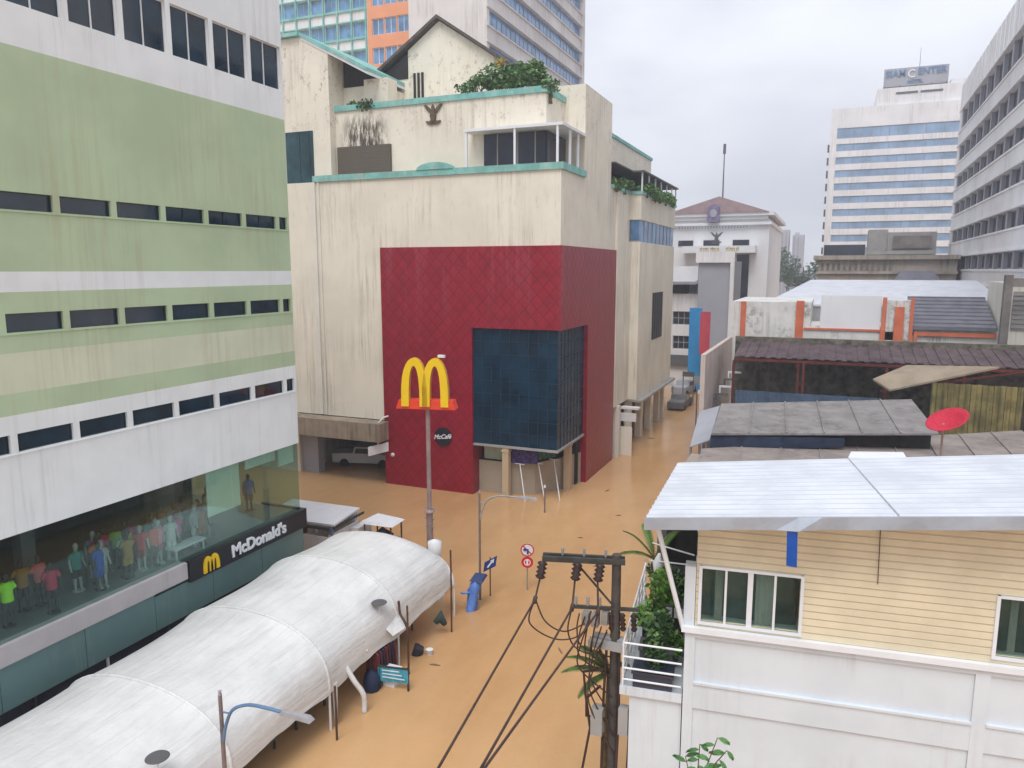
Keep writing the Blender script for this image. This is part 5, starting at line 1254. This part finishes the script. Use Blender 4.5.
# ------------------------------------------------------------------ arches sign on its pole
ms = thing('arches_pole_sign', 'golden arches sign on a tall grey pole before the red wall', 'sign', (-15.85,28.2,0), local=True)
PM = Pl((0,0),(math.cos(R(14)),math.sin(R(14))),(math.sin(R(14)),-math.cos(R(14))))
mb=MB(); mb.tube([(0,0,-.8),(0,0,3.4)],.15,14); mb.tube([(0,0,3.4),(0,0,8.03)],.10,14); mb.lathe((0,0,3.3),[(.24,0),(.24,.06),(.1,.12)],12); mb.build('pole', mat('pole_brown_grey',(.30,.22,.21),.5,.15,2), ms)
mb=MB(); 
for z in (3.0,3.5,2.6): mb.tube([(-.22,0,z),(.22,0,z)],.035,6)
mb.build('step_bolts', M['galv'], ms)
mb=MB(); a=PM.at(-1.28,0,-.3); 
mb.prism([PM.at(-1.34,8.02,.34),PM.at(1.30,8.02,.34),PM.at(1.18,8.40,.30),PM.at(-1.22,8.40,.30)],(-PM.n[0]*.6,-PM.n[1]*.6,0)); mb.build('base_box', M['red_sign'], ms)
mb=MB()
arches(mb,PM,-.03,8.14,1.86,2.12,.12,.40,.36); mb.build('arches', [M['yellow'],M['yellow_side']], ms)
mb=MB(); mb.box(.55,.85,-.05,.1,10.27,10.38); mb.build('floodlight', M['white_clean'], ms)

# ------------------------------------------------------------------ street lamps
def lamp(loc, h, top, lb, blue):
    t=thing('street_lamp', lb, 'street lamp', loc, 'street lamps along the kerb', local=True)
    mb=MB(); mb.tube([(0,0,-.8),(0,0,h)],[.06,.045],8); mb.build('pole', M['lamp_pole'], t)
    arc=smooth([(0.02,0,h-1.15),(.12,0,h-.75),(.35,0,h-.3),(.8,0,h-.06),(1.35,0,h+.0),(1.9,0,h+.0)])
    mb=MB(); mb.tube(arc,.04,8); mb.tube([(0,0,h-.42),(.28,0,h-.40)],.02,6); mb.build('arm', M['pipe_blue'] if blue else M['lamp_metal'], t)
    mb=MB(); mb.hexa([(1.75,-.07,h-.04),(2.6,-.10,h-.02),(2.6,.10,h-.02),(1.75,.07,h-.04),(1.8,-.05,h+.06),(2.5,-.08,h+.07),(2.5,.08,h+.07),(1.8,.05,h+.06)]); mb.build('lamp_head', M['lamp_metal'], t)
    mb=MB(); mb.lathe((0,0,h),[(.05,0),(.03,.06),(.045,.1)],8); mb.build('finial', M['lamp_metal'], t); return t
lamp((-13.0,27.4,0), 4.75, 0, 'street lamp with curved arm standing beside the blue wrapped bin', False)
lamp((-12.4,12.1,0), 4.3, 0, 'near street lamp with blue curved arm reaching over the tent', True)
t=thing('short_post','short slim post with white top standing in the flood near the corner shop','post',(-14.5,39.4,0)); mb=MB(); mb.tube([(-14.5,39.4,-.8),(-14.5,39.4,1.5)],.05,8); mb.build('shaft', M['lamp_pole'], t); mb=MB(); mb.lathe((-14.5,39.4,1.5),[(.07,0),(.05,.15)],8); mb.build('cap', M['white_clean'], t)
# traffic signs
t=thing('no_turn_sign','round no left turn sign above a round red sign on one post','traffic sign',(-11.5,29.1,0),local=True,rz=R(18))
mb=MB(); mb.tube([(0,0,-.8),(0,0,2.1)],.03,8); mb.build('post', M['galv'], t)
def disc(mb,z,r,y0,y1,mi=0,n=26,hole=0):
    if not hole: mb.prism([(r*math.cos(2*math.pi*i/n),y0,z+r*math.sin(2*math.pi*i/n)) for i in range(n)],(0,y1-y0,0),mi); return
    for i in range(n):
        a=2*math.pi*i/n; b=2*math.pi*(i+1)/n
        mb.prism([(r*math.cos(a),y0,z+r*math.sin(a)),(r*math.cos(b),y0,z+r*math.sin(b)),(hole*math.cos(b),y0,z+hole*math.sin(b)),(hole*math.cos(a),y0,z+hole*math.sin(a))],(0,y1-y0,0),mi)
SR=mat('sign_red',(.60,.02,.03),.4,.05); SB=mat('sign_blue',(.02,.05,.22),.4,.05)
mb=MB(); disc(mb,1.87,.30,-.05,-.03,0); disc(mb,1.87,.30,-.06,-.051,1,hole=.25); mb.bar((-.18,-.062,2.05),(.18,-.062,1.69),.012,.045,1)
mb.prism([(-.02,-.066,1.68),(.06,-.066,1.68),(.06,-.066,1.92),(-.08,-.066,1.92),(-.08,-.066,1.98),(-.2,-.066,1.88),(-.08,-.066,1.78),(-.08,-.066,1.84),(-.02,-.066,1.84)],(0,-.004,0),2)
mb.build('no_turn_disc', [M['white_clean'],SR,SB], t)
mb=MB(); disc(mb,1.30,.26,-.05,-.03,0); mb.box(-.04,.04,-.06,-.051,1.18,1.42,1); disc(mb,1.30,.15,-.058,-.051,1,hole=.11); mb.build('red_disc', [SR,M['white_clean']], t)
t=thing('blue_arrow_sign','tilted blue directional sign with white arrow on a thin post','traffic sign',(-12.75,27.9,0),local=True,rz=R(25))
mb=MB(); mb.tube([(0,0,-.8),(0,0,1.75)],.028,8); mb.build('post', M['rust_pole'], t)
mb=MB(); q=[(-.30,-.04,1.12),(.24,-.04,1.38),(.30,-.04,1.85),(-.24,-.04,1.55)]; mb.prism(q,(0,-.02,0),0); mb.bar((-.12,-.07,1.33),(.10,-.07,1.62),.01,.06,1); mb.prism([(.17,-.065,1.72),(.0,-.065,1.62),(.14,-.065,1.52)],(0,-.01,0),1); mb.build('panel', [SB,M['white_clean']], t)
# blue wrapped bin
t=thing('wrapped_bin','tilted bin wrapped in blue plastic standing beside the lamp post','bin',(-12.95,26.5,0))
mb=MB(); pr=[(.24,-.3),(.27,.2),(.22,.6),(.29,.85),(.25,1.1),(.12,1.3)]
V=[]; n=14
for r,z in pr:
    for j in range(n): a=2*math.pi*j/n; rr=r*(1+.22*math.sin(3*a+z*5)+.14*math.sin(7*a+z*3)); V.append((-12.95+rr*math.cos(a)*.85+z*.10,26.4+rr*math.sin(a)+z*.22,z*.95))
mb.add(V,[(i*n+j,i*n+(j+1)%n,(i+1)*n+(j+1)%n,(i+1)*n+j) for i in range(len(pr)-1) for j in range(n)],0,True); mb.build('wrapping', M['bag_blue'], t)
mb=MB(); mb.hexa([(-13.05,26.45,1.2),(-12.5,26.55,1.16),(-12.5,27.1,1.3),(-13.05,27.0,1.34),(-13.0,26.5,1.28),(-12.55,26.6,1.26),(-12.55,27.05,1.38),(-13.0,26.95,1.4)]); mb.build('lid', mat('dark_blue_lid',(.03,.05,.14),.5,.1), t)
mb=MB(); mb.tube([(-13.0,26.35,.75),(-13.25,26.1,.8)],.05,6); mb.build('handle', M['bag_blue'], t)
# food stalls in the water
t=thing('flat_roof_stall','grey food stall with flat white roof half submerged behind the tent','stall',(-23.2,29.9,0))
mb=MB(); mb.hexa([(-25.6,28.3,1.72),(-21.35,28.6,1.72),(-21.7,31.3,1.72),(-25.9,31.2,1.72),(-25.6,28.3,1.82),(-21.35,28.6,1.82),(-21.7,31.3,1.82),(-25.9,31.2,1.82)]); mb.build('roof', M['white'], t)
mb=MB(); mb.box(-25.5,-21.65,28.5,28.56,-.8,1.15); mb.box(-21.75,-21.69,28.6,31.1,-.8,1.2); mb.box(-25.5,-21.8,31.0,31.06,-.8,1.7); mb.build('counter', M['far_white'], t)
for x,y in ((-21.5,28.62),(-21.8,31.15),(-24.2,28.42)): mb=MB(); mb.box(x-.05,x+.05,y-.05,y+.05,-.8,1.72); mb.build('post', M['pipe_blue'] if x>-21.6 else M['white'], t)
mb=MB(); mb.box(-25.4,-21.5,28.36,28.42,1.55,1.70); mb.box(-21.42,-21.38,28.6,31.2,1.58,1.70); mb.build('gutter', M['steel_dark'], t)
for i in range(4): mb=MB(); x=-24.6+.7*i; mb.lathe((x,28.7,1.15),[(.14,0),(.16,.25),(.05,.32)],10); mb.build('pot', [M['steel_dark'],M['galv']][i%2], t)
t=thing('covered_cart','small covered cart with pale roof and dark load behind the tent','cart',(-20,31,0))
mb=MB(); mb.hexa([(-21.0,30.2,1.42),(-19.15,30.3,1.42),(-19.2,31.6,1.42),(-20.9,31.7,1.42),(-20.9,30.3,1.55),(-19.3,30.4,1.5),(-19.35,31.5,1.5),(-20.8,31.6,1.55)]); mb.build('roof', M['white'], t)
mb=MB(); mb.box(-20.8,-19.4,30.4,31.4,-.5,.55,0); mb.tube([(-20.5,30.6,.6),(-20.1,30.9,.85),(-19.6,31.0,.65)],[.15,.3,.2],8); mb.build('load', M['slate_glass'], t)
for x,y in ((-20.8,30.35),(-19.3,30.4),(-19.3,31.4),(-20.8,31.5)): mb=MB(); mb.box(x-.03,x+.03,y-.03,y+.03,-.5,1.42); mb.build('post', M['rust_pole'], t)
mb=MB(); mb.box(-21.6,-21.15,30.3,31.5,-.5,1.1); mb.build('white_cabinet', M['white'], label='pale cabinet standing between the stall and the covered cart', cat='cabinet')
mb=MB(); mb.lathe((-14.9,26.9,1.6),[(.15,0),(.28,.3),(.3,.9),(.05,1.0)],12); mb.box(-15.2,-14.6,26.6,27.2,-.8,1.6); mb.build('water_tank', M['white'], label='small pale tank beside the foot of the arches sign', cat='tank')
# floating debris
for i,(x,y,l,a,lb) in enumerate([(-9.35,33.0,.7,.9,'largest floating stick in the open water'),(-12.2,21.9,.4,.2,'short floating stick near the tent'),(-12.3,45.0,.5,1.2,'floating stick off the red wall'),(-11.3,36.2,.3,.3,'tiny floating twig in mid street'),(-8.4,24.6,.45,2.2,'floating stick near the leftmost power cable'),(-10.4,40.5,.35,.6,'small floating stick off the corner shop'),(-13.0,61,.6,.2,'long floating stick by the street arcade'),(-6.3,17.8,.3,1.0,'tiny floating twig between the cables and the pole')]):
    mb=MB(); mb.tube([(x-l/2*math.cos(a),y-l/2*math.sin(a),.0),(x,y,.03),(x+l/2*math.cos(a),y+l/2*math.sin(a),.01)],[.02,.035,.015],6); mb.build('floating_stick', M['debris'], label=lb, cat='stick', group='floating debris')

# ------------------------------------------------------------------ haze
HAZE = 0.0017
if HAZE:
    mb=MB(); mb.box(-230,230,-30,440,-1.9,62)
    m=bpy.data.materials.new('pale_haze'); m.use_nodes=True; n=m.node_tree; n.nodes.clear()
    o=n.nodes.new('ShaderNodeOutputMaterial'); v=n.nodes.new('ShaderNodeVolumePrincipled'); v.inputs['Color'].default_value=(.90,.92,1,1); v.inputs['Density'].default_value=HAZE; v.inputs['Anisotropy'].default_value=.3
    L(n,v.outputs[0],o.inputs['Volume']); h=mb.build('haze', m, kind='stuff')

# ------------------------------------------------------------------ light, sky, camera
SUN_EL, SUN_AZ = 60, 176            # azimuth measured from +Y (north) clockwise
w = bpy.data.worlds.new('World'); scene.world = w; w.use_nodes = True; n = w.node_tree
bg = n.nodes['Background']; bg.inputs['Strength'].default_value = .1
sky = n.nodes.new('ShaderNodeTexSky'); sky.sky_type = 'NISHITA'; sky.sun_disc = False
sky.sun_elevation = R(SUN_EL); sky.sun_rotation = R(SUN_AZ); sky.dust_density = 4; sky.air_density = 1
tc = n.nodes.new('ShaderNodeTexCoord'); mp = n.nodes.new('ShaderNodeMapping'); mp.inputs['Scale'].default_value = (1.0,1.0,2.4); n.links.new(tc.outputs['Generated'], mp.inputs['Vector'])
nz = n.nodes.new('ShaderNodeTexNoise'); nz.inputs['Scale'].default_value = 2.6; nz.inputs['Detail'].default_value = 6; nz.inputs['Roughness'].default_value = .5; n.links.new(mp.outputs[0], nz.inputs['Vector'])
mr = n.nodes.new('ShaderNodeMapRange'); mr.inputs[1].default_value=.32; mr.inputs[2].default_value=.68; mr.interpolation_type='SMOOTHSTEP'; n.links.new(nz.outputs['Fac'], mr.inputs[0])
cm = n.nodes.new('ShaderNodeMix'); cm.data_type='RGBA'; n.links.new(mr.outputs[0], cm.inputs[0]); cm.inputs[6].default_value=(6.2,6.4,7.15,1); cm.inputs[7].default_value=(8.0,8.25,8.8,1)
mx = n.nodes.new('ShaderNodeMix'); mx.data_type='RGBA'; mx.inputs[0].default_value=.9; n.links.new(sky.outputs[0], mx.inputs[6]); n.links.new(cm.outputs[2], mx.inputs[7]); n.links.new(mx.outputs[2], bg.inputs['Color'])
sl = bpy.data.lights.new('sun', 'SUN'); sl.energy = 1.5; sl.angle = R(30); sl.color = (1,.985,.965)
so = bpy.data.objects.new('sun', sl); col.objects.link(so); so.location=(0,0,80)
a = R(SUN_AZ); e = R(SUN_EL); dirv = Vector((math.sin(a)*math.cos(e), math.cos(a)*math.cos(e), math.sin(e)))
so.rotation_euler = dirv.to_track_quat('Z','Y').to_euler()
cam = bpy.data.cameras.new('camera'); co = bpy.data.objects.new('camera', cam); col.objects.link(co)
co.location = (0,0,14); co.rotation_euler = (R(90-8.7), 0, R(22.8)); cam.sensor_width = 36; cam.lens = 747/1024*36; cam.clip_end = 6000; cam.clip_start = .1
scene.camera = co
vs = scene.view_settings; vs.view_transform = 'Standard'; vs.look = 'None'; vs.gamma = 1; vs.use_curve_mapping = False; vs.exposure = .55
